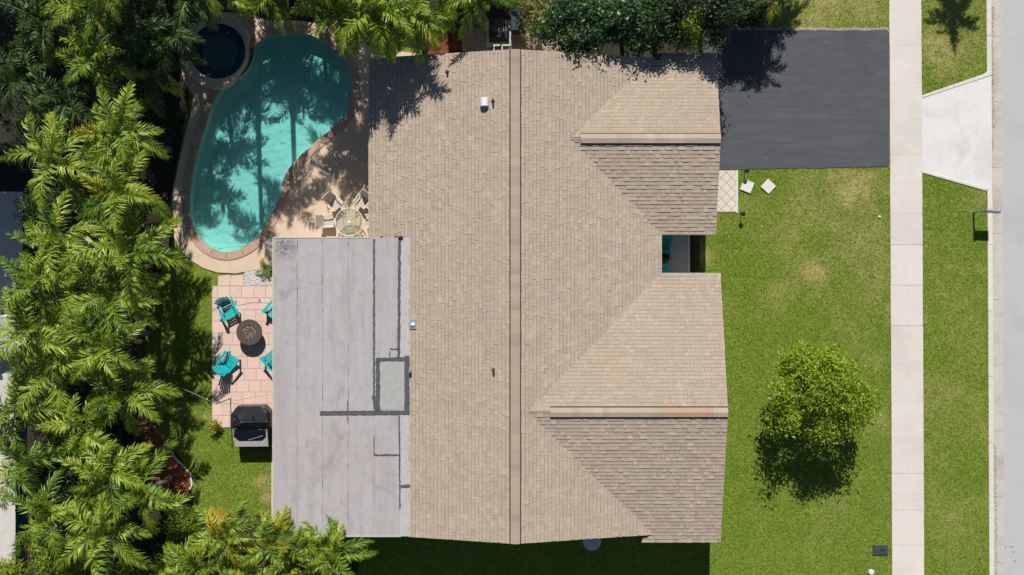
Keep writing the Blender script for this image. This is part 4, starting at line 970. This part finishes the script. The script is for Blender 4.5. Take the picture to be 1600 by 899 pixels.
# neighbour's strip at the left edge: paving, green mesh fence, car
npv = MB().prism(GP([(-260, 300), (36, 300), (36, 960), (-260, 960)]), -.1, .035).build('neighbour_paving', mottled('neighbour_concrete', (0.56, 0.52, 0.46), (0.48, 0.445, 0.40), 3, (0.42, 0.39, 0.36), .5)); tag(npv, kind='structure')
fn = empty('mesh_fence', G(40, 700), label='green mesh screen fence along the left boundary', cat='fence')
for i in range(12):
    y0 = 470 + i * 40; q = G(41, y0); MB().tube([q, q + Vector((0, 0, 1.0))], .025, 6).build('post', M['steel'], fn)
    MB().box2(tuple(G(40.6, y0 + .8, .08)), tuple(G(41.4, y0 + 39.2, .95))).build('mesh_panel', M['fence'], fn)
def car(loc, rz):
    t = empty('parked_car', loc, rz, "silver car at the left edge beside the palm grove", 'car')
    def ln(nm, mb, m, bev=0, sm=False): return link(nm, mb.mesh(nm, m, sm, bevel=bev), t)
    side = [(2.15, .32), (2.2, .62), (2.05, .82), (1.0, .98), (-1.9, 1.0), (-2.15, .92), (-2.2, .45), (-2.1, .28)]
    mb = MB(); k = len(side)
    rowsy = [(-.88, .96), (-.80, 1.0), (.80, 1.0), (.88, .96)]
    for y, s in rowsy: mb.v += [(p[0] * (s if abs(y) > .85 else 1), y, p[1] if abs(y) < .85 else .3 + (p[1] - .3) * .9) for p in side]
    for r_ in range(3): mb.f += [(r_ * k + i, (r_ + 1) * k + i, (r_ + 1) * k + (i + 1) % k, r_ * k + (i + 1) % k) for i in range(k)]
    mb.f += [tuple(range(k)), tuple(range(4 * k - 1, 3 * k - 1, -1))]
    ln('body', mb, M['silver'], .03, False)
    cab = [(1.05, .97, .76), (.35, 1.42, .62), (-1.2, 1.45, .62), (-1.95, .98, .74)]; mb = MB()
    for p in cab: mb.v += [(p[0], -p[2], p[1]), (p[0], p[2], p[1])]
    mb.f += [(0, 1, 3, 2), (2, 3, 5, 4), (4, 5, 7, 6), (0, 2, 4, 6), (1, 7, 5, 3)]
    ln('cabin', mb, M['glass'], .0)
    ln('roof_panel', MB().box((-.42, 0, 1.455), (1.5, 1.2, .04)), M['silver'], .015)
    for sx in (1.35, -1.35):
        for sy in (-1, 1):
            ln('wheel', MB().tube([(sx, sy * .70, .32), (sx, sy * .90, .32)], .32, 18), M['rubber']); ln('rim', MB().tube([(sx, sy * .905, .32), (sx, sy * .91, .32)], .2, 12), M['steel'])
    for sy in (-1, 1):
        ln('headlight', MB().box((2.08, sy * .62, .70), (.14, .34, .12)), M['bulb'], .02); ln('tail_light', MB().box((-2.16, sy * .66, .78), (.10, .26, .16)), M['red'], .02)
        ln('mirror', MB().box((.75, sy * .98, 1.02), (.12, .18, .12)), M['silver'], .03)
    return t
car(G(-25, 522, .035), R(2))
# string lights
def cable(pts, label, sag=.25, nb=4):
    a, b = pts[0], pts[-1]; t = empty('string_lights', a, label=label, cat='string lights', group='festoon cables over the back yard'); cp = []
    for i in range(len(pts) - 1):
        for k in range(10):
            f = k / 10; q = pts[i].lerp(pts[i + 1], f); q.z -= sag * 4 * f * (1 - f); cp.append(q)
    cp.append(pts[-1])
    MB().tube(cp, .008, 5).build('cable', M['steel'], t)
    for i in range(4, len(cp) - 1, max(3, len(cp) // nb)):
        MB().lathe([(.018, 0), (.02, -.06), (.035, -.12), (.01, -.17)], cp[i], 8).build('bulb', M['bulb'], t)
cable([P(205, 582, 2.3), P(256, 597, 2.2), P(337, 632, 2.1), P(428, 616, 2.9)], 'festoon light cable crossing the lawn to the patio corner')
cable([P(222, 648, 2.2), P(266, 698, 2.0)], 'short festoon cable above the red mulch bed', .05, 1)
cable([P(302, 402, 2.4), P(345, 388, 2.5), P(428, 378, 3.0)], 'festoon cable crossing the lower end of the pool')
for (x, y, lab) in ((256, 597, 'thin post carrying the festoon cable on the shaded lawn'), (337, 632, 'thin post carrying the festoon cable at the patio corner')):
    p = P(x, y, 2.25); tag(MB().tube([(p.x, p.y, 0), (p.x, p.y, 2.2)], .022, 6).build('cable_post', M['bronze']), lab, 'post', 'festoon cable posts')

# ------------------------------------------------------------------ plants
def frond_mesh(name, L, e0, droop, nl, ll, lw, mat, side=0.0, vee=.25, hang=.75, seed=0):
    rd = random.Random(seed); N = 12; pts = [Vector((0, 0, 0))]; tg = []
    for i in range(N):
        t = i / N; e = e0 - droop * (t ** 1.25); az = side * t
        d = Vector((math.cos(e) * math.cos(az), math.cos(e) * math.sin(az), math.sin(e))); tg.append(d); pts.append(pts[-1] + d * L / N)
    tg.append(tg[-1])
    mb = MB(); mb.tube(pts, [.028 * (1 - .85 * i / N) + .004 for i in range(N + 1)], 4, False)
    nr = len(mb.f)
    for k in range(nl):
        t = .14 + .86 * (k + .5) / nl; fi = t * N; i = min(int(fi), N - 1); base = pts[i].lerp(pts[i + 1], fi - i); d = tg[i].lerp(tg[i + 1], fi - i).normalized()
        sd = d.cross(Vector((0, 0, 1)))
        if sd.length < .05: sd = Vector((0, 1, 0))
        sd.normalize(); up = sd.cross(d).normalized()
        prof = math.sin(math.pi * min(1, (.12 + .88 * t) ** .8 * .97)) ** .6 if t < .97 else .45
        l = ll * max(.35, prof) * rd.uniform(.85, 1.12)
        for s in (-1, 1):
            if rd.random() < .05: continue
            fa = R(50 - 28 * t + rd.uniform(-18, 18)); v_ = vee + rd.uniform(-.55, .55)
            dr = (sd * s * math.sin(fa) + d * math.cos(fa)) * math.cos(v_) + up * math.sin(v_)
            wv = (d - dr * d.dot(dr)).normalized() * lw * rd.uniform(.8, 1.15) * (.65 + .35 * prof)
            p1 = base + dr * l * .45; d2 = (dr + Vector((0, 0, -hang * rd.uniform(.5, 1.2)))).normalized(); p2 = p1 + d2 * l * .32
            d3 = (d2 + Vector((0, 0, -hang * rd.uniform(.3, 1.1)))).normalized(); p3 = p2 + d3 * l * .26
            b = len(mb.v)
            mb.v += [tuple(q) for q in (base - wv * .4, base + wv * .4, p1 + wv, p1 - wv, p2 + wv * .7, p2 - wv * .7, p3)]
            mb.f += [(b, b + 1, b + 2, b + 3), (b + 3, b + 2, b + 4, b + 5), (b + 5, b + 4, b + 6)]
    me = mb.mesh(name, M[mat]); me.materials.append(M['rachis'])
    for i in range(nr): me.polygons[i].material_index = 1
    return me
# elevation classes from spear to old drooping frond
def frond_set(pref, mat, L=2.35, nl=56, ll=.64, lw=.024, hang=.8):
    S = []
    for i, (e0, dr) in enumerate(((82, 25), (66, 75), (50, 88), (34, 88), (18, 80), (2, 70), (-22, 55))):
        S.append([frond_mesh('frond', L * f, R(e0), R(dr), nl, ll, lw, mat, sd, .28 - .06 * i, hang, seed=i * 7 + j) for j, (f, sd) in enumerate(((1, .25), (.92, -.3)))])
    return S
FG = frond_set('g', 'palm'); FD = frond_set('d', 'palm_shaded'); FY = frond_set('y', 'palm_yellow', 2.1); FO = frond_set('o', 'palm_orange', 2.0); FX = frond_set('x', 'palm_dead', 1.8, 30, .5, .018, 1.2)
def palm(base, top, label, group, fronds, n=13, sc=1.0, yel=.06, dead=.05, seed=0, r0=.13, name='palm_tree', stems=1, spread=.5, az0=None):
    rd = random.Random(seed); t = empty(name, base, 0, label, 'palm', group)
    for s in range(stems):
        a = rd.random() * 6.28; off = Vector((math.cos(a), math.sin(a), 0)) * (spread * (0 if stems == 1 else rd.uniform(.5, 1)))
        b = base + off * .25; tp = top + off + Vector((0, 0, 0 if s == 0 else rd.uniform(-.35, .2) * min(1.0, top.z * .3)))
        mid = b.lerp(tp, .5) + Vector((rd.uniform(-.12, .12), rd.uniform(-.12, .12), 0)); pts = []; rad = []
        for k in range(9):
            f = k / 8; q = b.lerp(mid, f * 2) if f < .5 else mid.lerp(tp, f * 2 - 1); pts.append(q); rad.append(r0 * (1.15 - .45 * f) * (1.06 if k % 2 else 1))
        MB().tube(pts, rad, 9).build('trunk', M['bark'], t, smooth=True)
        MB().tube([tp - Vector((0, 0, .45)), tp - Vector((0, 0, .2)), tp + Vector((0, 0, .12))], [r0 * .75, r0 * .95, r0 * .4], 8).build('crown_shaft', M['shaft'], t, smooth=True)
        az = rd.random() * 6.28
        for k in range(n):
            az += 2.39996 + rd.uniform(-.25, .25); f = (k + .5) / n; cls = min(6, int(f * 6.2 + rd.uniform(-.3, .5)))
            FS = fronds; u = rd.random()
            if cls >= 5 and u < dead * 4: FS = FX
            elif u < yel * (2 if cls > 3 else 1): FS = FY
            me = FS[cls][rd.randrange(2)]; q = sc * rd.uniform(.85, 1.12)
            if cls == 0: q *= .75
            o = link('frond', me, t, tp - t.location + Vector((0, 0, .05)), (rd.uniform(-.5, .5), rd.uniform(-.2, .2), az), (q, q, q))
    return t
def palm_at(px, py, z, label, group='palms of the left grove', **kw):
    tp = P(px, py, z); kw.setdefault('fronds', FG); rd = random.Random(int(px * 13 + py)); kw.setdefault('seed', int(px * 7 + py * 3))
    return palm(Vector((tp.x + rd.uniform(-.3, .3), tp.y + rd.uniform(-.3, .3), 0)), tp, label, group, **kw)
def palm_shadow(sx, sy, z, label, group, lean=(0, 0), **kw):
    g = G(sx, sy); tp = Vector((g.x - .03 * SH * z, g.y + SH * z, z)); kw.setdefault('fronds', FG); kw.setdefault('seed', int(sx * 7 + sy * 3))
    return palm(Vector((tp.x + lean[0], tp.y + lean[1], 0)), tp, label, group, **kw)
GROVE = [
 (190, 205, 5.4, 'palm beside the left pool edge with its crown level with the pool middle'), (92, 250, 5.0, 'palm at the left of the grove, left of the pool middle'),
 (195, 300, 5.6, 'palm with fronds reaching the lower left pool deck'), (95, 372, 5.0, 'palm at the far left, level with the lower end of the pool'), (205, 395, 5.2, 'palm with fronds over the corner of the pool deck and back lawn'),
 (60, 440, 4.6, 'palm at the far left above the silver car'), (180, 462, 5.0, 'palm with one dead brown frond left of the teal chairs'), (165, 535, 5.0, 'palm left of the fire pit in the grove'),
 (85, 585, 4.8, 'palm just below the silver car'), (198, 615, 5.2, 'palm whose frond points at the patio corner'), (135, 668, 4.8, 'palm in mid grove left of the grill'),
 (30, 640, 4.4, 'palm on the left boundary, left of the grill'), (170, 738, 5.0, 'palm left of the red mulch bed'), (222, 765, 4.6, 'palm with fronds hanging over the red mulch bed'),
 (80, 805, 4.8, 'palm beside the green mesh fence above the paving'), (165, 832, 4.6, 'palm in the lower left grove below the mulch bed'), (40, 720, 4.3, 'palm on the left boundary above the pale paving'), (120, 450, 4.4, 'palm in mid grove left of the lower pool deck'), (60, 520, 4.2, 'small palm directly right of the silver car'),
]
for i, (x, y, z, lab) in enumerate(GROVE):
    if y > 560: z = z * .74
    sz = (.92, 1.1, 1.0, .85, 1.15, .95, 1.05)[i % 7]; nf = (14, 11, 16, 12, 13)[i % 5]
    palm_at(x, y, z, lab, n=nf, sc=sz, yel=.03)
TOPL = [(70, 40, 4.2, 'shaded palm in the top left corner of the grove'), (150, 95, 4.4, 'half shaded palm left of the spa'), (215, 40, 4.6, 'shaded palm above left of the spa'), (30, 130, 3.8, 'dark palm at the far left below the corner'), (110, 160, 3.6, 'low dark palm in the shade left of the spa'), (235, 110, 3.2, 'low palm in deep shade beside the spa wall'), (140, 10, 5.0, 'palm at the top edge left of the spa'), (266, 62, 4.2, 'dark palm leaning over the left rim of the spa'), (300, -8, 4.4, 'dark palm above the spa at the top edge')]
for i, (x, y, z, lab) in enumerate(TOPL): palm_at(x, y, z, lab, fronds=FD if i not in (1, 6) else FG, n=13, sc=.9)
TOPR = [(518, 15, 5.0, 'palm over the top right end of the pool'), (585, 20, 5.2, 'bushy palm above the left roof corner'), (640, 22, 4.4, 'bright palm beside the red mulch patch'), (702, -26, 4.0, 'palm at the top edge above the red mulch patch'), (745, -14, 4.4, 'palm with two fronds hanging above the air conditioner'), (430, -22, 2.6, 'palm above the top of the pool'), (345, -24, 2.7, 'palm above the spa with only frond tips in view')]
for i, (x, y, z, lab) in enumerate(TOPR): palm_at(x, y, z, lab, 'palms along the top boundary', n=30 if i in (1, 2) else 14, sc=.95 if i not in (3, 4) else .85, yel=.05)
SHP = [(402, 322, 8.2, 'tall palm beyond the top edge shading the pool, left one'), (456, 292, 7.6, 'tall palm beyond the top edge shading the pool, right one'), (505, 108, 6.5, 'palm beyond the top edge shading the pool top'), (345, 90, 6.5, 'palm beyond the top edge shading the spa'), (296, 190, 7.0, 'palm beyond the top edge shading the left pool side'), (425, 85, 6.0, 'palm beyond the top edge shading the pool head'), (250, 120, 7.0, 'tall palm beyond the top edge left of the spa'), (140, 90, 7.5, 'tall palm beyond the top edge shading the dark grove'), (50, 60, 7.5, 'tall palm beyond the top left corner'), (550, 160, 5.6, 'palm beyond the top edge shading the upper pool deck'), (548, 235, 6.6, 'palm beyond the top edge shading the lower pool deck'), (530, 110, 5.4, 'palm beyond the top edge over the right pool end'), (455, 66, 4.6, 'low unseen palm added beyond the top edge to shade the pool head'), (283, 300, 7.4, 'tall unseen palm added beyond the top edge to shade the lower left deck'), (575, 90, 5.0, 'palm beyond the top edge behind the roof corner')]  # unseen palms placed by their shadows, a few added just for more shade
for i, (x, y, z, lab) in enumerate(SHP):
    palm_shadow(x, y, z, lab, 'tall palms beyond the top boundary', n=14 if i > 1 else 11, sc=(.95, .95, .82, 1.0, 1.0, .82, 1.05, 1.1, 1.1, 1.0, 1.05, .85, .8, .9, 1.0, 1.0, 1.0)[i])
palm_shadow(1192, 28, 4.4, 'palm beyond the top edge casting a spiky shadow on the driveway', 'palms beyond the front top edge', n=24, sc=.8)
palm_shadow(1205, 2, 3.6, 'low palm beyond the top edge above the driveway corner', 'palms beyond the front top edge', n=24, sc=.75)
palm_at(1208, -6, 2.3, 'dark palm overhanging the top edge of the driveway', 'palms beyond the front top edge', fronds=FD, n=14, sc=.6)
palm_shadow(1165, -8, 3.6, 'low palm beyond the top edge beside the slim dark tree', 'palms beyond the front top edge', n=22, sc=.75)
palm_shadow(1490, 18, 4.2, 'palm beyond the top edge shading the verge strip', 'palms beyond the front top edge', n=26, sc=.62)
# bottom clumps
BOT = [(350, 850, 3.0, 'clumping palm with an orange frond at the bottom edge', FG), (440, 855, 3.2, 'clumping palm by the lower left corner of the flat roof', FG), (515, 872, 3.0, 'clumping palm below the flat roof at the edge of the shade', FG), (385, 910, 2.8, 'clumping palm half out of view at the bottom edge', FG), (475, 915, 3.0, 'low palm at the bottom edge below the flat roof', FG), (300, 905, 2.6, 'low palm at the bottom edge left of the orange frond', FG)]
for i, (x, y, z, lab, fs) in enumerate(BOT):
    t = palm_at(x, y, z, lab, 'clumping palms below the flat roof', n=8, stems=3, spread=.6, sc=.78, yel=.16, r0=.06, name='clumping_palm')
    if i == 0:
        for a, m_, cl in ((95, FO, 2), (60, FY, 2), (100, FY, 3), (85, FO, 3)):
            link('frond', m_[cl][0], t, P(x - 8 + random.uniform(-6, 6), y - 5, z) - t.location, (0, 0, R(a)), (.75,) * 3)
    if i == 1:
        for a in (120, 70): link('frond', FY[2][0], t, P(x, y - 20, z) - t.location, (0, 0, R(a)), (.7,) * 3)

# broadleaf trees and shrubs
def foliage(name, c, rad, nclump, nleaf, ls, m, seed=0, shell=.55, cr=.32, flat=.5):
    r = np.random.default_rng(seed); d = r.normal(size=(nclump, 3)); d /= np.linalg.norm(d, axis=1)[:, None]
    lump = 1 + .30 * np.sin(d[:, 0] * 4.1 + seed) * np.cos(d[:, 1] * 3.7 + seed * 2) + r.uniform(-.18, .14, nclump)
    q = d * (r.uniform(shell ** 3, 1, nclump) ** (1 / 3) * lump)[:, None] * np.array(rad); q[:, 2] = np.maximum(q[:, 2], -rad[2] * .75)
    ctr = np.repeat(q, nleaf, 0); n = len(ctr); p = ctr + r.normal(size=(n, 3)) * cr * np.array([1, 1, .6]) * .5 + np.array(c)
    nd = r.normal(size=(n, 3)); nd[:, 2] = np.abs(nd[:, 2]) + flat; nd += np.repeat(d, nleaf, 0) * .5; nd /= np.linalg.norm(nd, axis=1)[:, None]
    a = r.normal(size=(n, 3)); u = np.cross(nd, a); u /= np.linalg.norm(u, axis=1)[:, None]; v = np.cross(nd, u); l = (ls * r.uniform(.7, 1.3, n))[:, None]; w_ = l * .42
    tip = p + u * l - nd * l * .15; bs = p - u * l; s1 = p + v * w_ + nd * l * .12; s2 = p - v * w_ + nd * l * .12
    V = np.stack([bs, s1, tip, s2], 1).reshape(-1, 3)
    return np_mesh(name, V, np.arange(len(V)).reshape(-1, 4), m)
def tree(name, base, top_c, rad, label, cat, m, nclump=260, nleaf=42, ls=.075, group=None, seed=1, tr=.10, cr=.34, shell=.55, crown='crown'):
    base = Vector(base); t = empty(name, base, 0, label, cat, group); rd = random.Random(seed); top_c = Vector(top_c)
    fork = base.lerp(top_c, .45); mb = MB().tube([base - Vector((0, 0, .05)), base.lerp(fork, .5) + Vector((.03, .02, 0)), fork], [tr * 1.3, tr, tr * .8], 8)
    mb.build('trunk', M['wood'], t, smooth=True); mb = MB()
    for k in range(9):
        a = k * 2.4; e = top_c + Vector((math.cos(a) * rad[0] * .75 * rd.uniform(.6, 1), math.sin(a) * rad[1] * .75 * rd.uniform(.6, 1), rad[2] * rd.uniform(-.2, .7)))
        md = fork.lerp(e, .5) + Vector((rd.uniform(-.1, .1), rd.uniform(-.1, .1), .08)); mb.tube([fork, md, e], [tr * .5, tr * .32, .01], 5)
        e2 = md + Vector((rd.uniform(-.5, .5) * rad[0], rd.uniform(-.5, .5) * rad[1], rad[2] * .4)); mb.tube([md, e2], [tr * .25, .008], 4)
    mb.build('limbs', M['wood'], t)
    link(crown, foliage(crown, top_c - base, rad, nclump, nleaf, ls, m, seed, shell, cr), t)
    return t
def shrub(px, py, z, r_, label, m, group, n=60, nl=40, ls=.06, rz=.8, seed=0, cat='shrub', cr=.25):
    c = P(px, py, z); base = Vector((c.x, c.y, 0)); t = empty('shrub', base, 0, label, cat, group)
    mb = MB()
    for k in range(6): a = k * 1.05; mb.tube([base, base + Vector((math.cos(a) * r_ * .35, math.sin(a) * r_ * .35, z * .9))], [.025, .008], 5)
    mb.build('stem', M['wood'], t)
    link('foliage', foliage('foliage', (0, 0, z), (r_, r_, max(.25, z * rz)), n, nl, ls, m, seed + int(px), .5, cr), t)
c = P(1279, 612, 2.7); tree('lawn_tree', (c.x - .1, c.y - .1, 0), c, (2.05, 2.0, 1.35), 'round leafy yellow green tree standing alone on the front lawn', 'tree', M['leaf_tree'], 150, 80, .082, seed=4, cr=.46, shell=.72)
for (px, py, z, rx, ry, rz_, lab, m, sd, ls) in ((905, 35, 3.3, 1.6, 1.25, 1.3, 'glossy dark green tree leaning over the main roof edge', 'leaf_ficus', 2, .085), (985, 30, 3.4, 1.8, 1.3, 1.35, 'glossy dark green tree shading the garage roof corner', 'leaf_ficus', 3, .085), (1040, 20, 3.5, 1.2, 1.2, 1.2, 'dark green tree between the glossy trees and the lime bush', 'leaf_dark', 5, .075), (1172, 12, 1.7, .8, .7, .8, 'green tree overhanging the top left driveway corner', 'leaf_dark', 9, .07), (1122, 6, 4.0, .75, 1.4, 1.4, 'slim dark tree beside the garage corner shading the driveway', 'leaf_dark', 8, .07)):
    q = P(px, py, z); tree('side_tree', (q.x, q.y, 0), q, (rx, ry, rz_), lab, 'tree', M[m], 170, 46, ls, 'trees along the top side of the house', sd, .09, .36)
for (sx, sy, z, r_, lab) in ((70, 50, 6.6, 3.0, 'large unseen dark tree added to shade the top left corner'), (215, 45, 6.6, 3.0, 'large unseen dark tree added to shade the grove left of the spa'), (338, 50, 6.0, 2.0, 'unseen dark tree added beyond the top edge to shade the spa'), (745, 40, 5.2, 1.35, 'unseen dark tree added beyond the top edge to shade the side yard'), (-5, 325, 5.0, 1.9, 'unseen dark tree added outside the left edge to shade the paving, upper one'), (0, 425, 5.0, 1.9, 'unseen dark tree added outside the left edge to shade the paving, lower one')):
    g = G(sx, sy); q = Vector((g.x - .03 * SH * z, g.y + SH * z, z)); tree('shade_tree', (q.x, q.y, 0), q, (r_, r_, r_ * .7), lab, 'tree', M['leaf_dark'], 220, 40, .11, 'unseen dark trees added for shade', sx + 50, .14, .5)  # unseen trees added so that their shade falls on the given points
shrub(1078, 48, 3.3, .8, 'lime green bush beside the garage corner', M['leaf_lime'], 'bushes along the top side', 70, 40, .055, .35, cr=.3)
shrub(1150, 5, 2.2, .8, 'green bush at the top edge above the driveway corner', M['leaf_ficus'], 'bushes along the top side', 50, 36, .055, .4)
shrub(845, 38, 1.9, .75, 'yellow olive feathery bush beside the side path', M['leaf_olive'], 'bushes along the top side', 70, 40, .06, .5, cr=.3)
shrub(835, 5, 2.2, .7, 'yellow olive bush at the top edge above the side path', M['leaf_olive'], 'bushes along the top side', 50, 40, .06, .4)
for (px, py, z, r_, lab, m) in ((282, 822, 1.0, .75, 'lime green shrub below the pink stepping stone', 'leaf_lime'), (262, 885, 1.0, .8, 'lime green shrub at the bottom edge of the grove', 'leaf_lime'), (205, 890, .9, .7, 'lime shrub beside the lower grove palms', 'leaf_lime'), (228, 852, .9, .8, 'dark shrub between the lime shrubs', 'leaf_dark'), (15, 892, .8, .6, 'lime shrub on the pale paving at the lower left corner', 'leaf_lime'), (75, 870, 1.2, .9, 'green shrub along the mesh fence', 'leaf_tree'), (110, 895, 1.0, .8, 'green shrub at the bottom edge right of the mesh fence', 'leaf_tree'),
                            (110, 300, 1.4, 1.1, 'dark undergrowth shrub left of the pool in the grove', 'leaf_dark'), (130, 520, 1.4, 1.2, 'dark undergrowth shrub in mid grove', 'leaf_dark'), (140, 620, 1.4, 1.2, 'dark undergrowth shrub left of the patio', 'leaf_dark'), (120, 760, 1.3, 1.2, 'dark undergrowth shrub in the lower grove', 'leaf_dark'), (70, 330, 1.5, 1.2, 'dark undergrowth shrub beside the neighbour paving', 'leaf_dark'), (190, 350, 1.3, 1.2, 'dark undergrowth shrub left of the lower pool deck', 'leaf_dark'), (70, 480, 1.4, 1.1, 'dark undergrowth shrub above the silver car', 'leaf_dark'), (205, 500, 1.2, 1.0, 'dark undergrowth shrub at the shaded lawn edge', 'leaf_dark'), (70, 640, 1.4, 1.2, 'dark undergrowth shrub below the silver car', 'leaf_dark'), (200, 680, 1.2, 1.0, 'dark undergrowth shrub beside the red mulch bed', 'leaf_dark'), (70, 745, 1.3, 1.1, 'dark undergrowth shrub by the mesh fence', 'leaf_dark'), (185, 800, 1.2, 1.1, 'dark undergrowth shrub below the mulch bed palms', 'leaf_dark'), (250, 200, 1.0, .9, 'dark undergrowth shrub beside the left pool deck', 'leaf_dark'), (150, 230, 1.5, 1.3, 'dark undergrowth shrub under the upper pool palms', 'leaf_dark'), (100, 60, 1.5, 1.5, 'dark undergrowth shrub at the top left', 'leaf_dark'), (200, 130, 1.3, 1.2, 'dark undergrowth shrub left of the spa', 'leaf_dark'), (40, 200, 1.5, 1.3, 'dark undergrowth shrub at the far left', 'leaf_dark'), (330, 855, .9, .9, 'dark shrub under the orange frond palm', 'leaf_dark'), (430, 890, .9, .9, 'dark shrub under the clumping palms', 'leaf_dark')):
    shrub(px, py, z, r_, lab, M[m], 'shrubs of the back yard', 60, 36, .06, .7)
shrub(335, 665, .35, .22, 'small yellow croton plant at the patio corner', M['leaf_yellow'], None, 14, 18, .06, .8, cat='plant', cr=.12)
shrub(1037, 402, .6, .22, 'dark potted plant between the porch chairs', M['leaf_dark'], None, 14, 18, .07, .6, cat='plant', cr=.12)
# small spiky palm in the gravel
c = G(419, 421); t = empty('young_palm', c, label='small spiky palm in the white gravel by the flat roof', cat='palm')
for k in range(9):
    link('frond', FG[2 + k % 3][k % 2], t, (0, 0, .15), (0, 0, k * 2.4), (.27,) * 3)
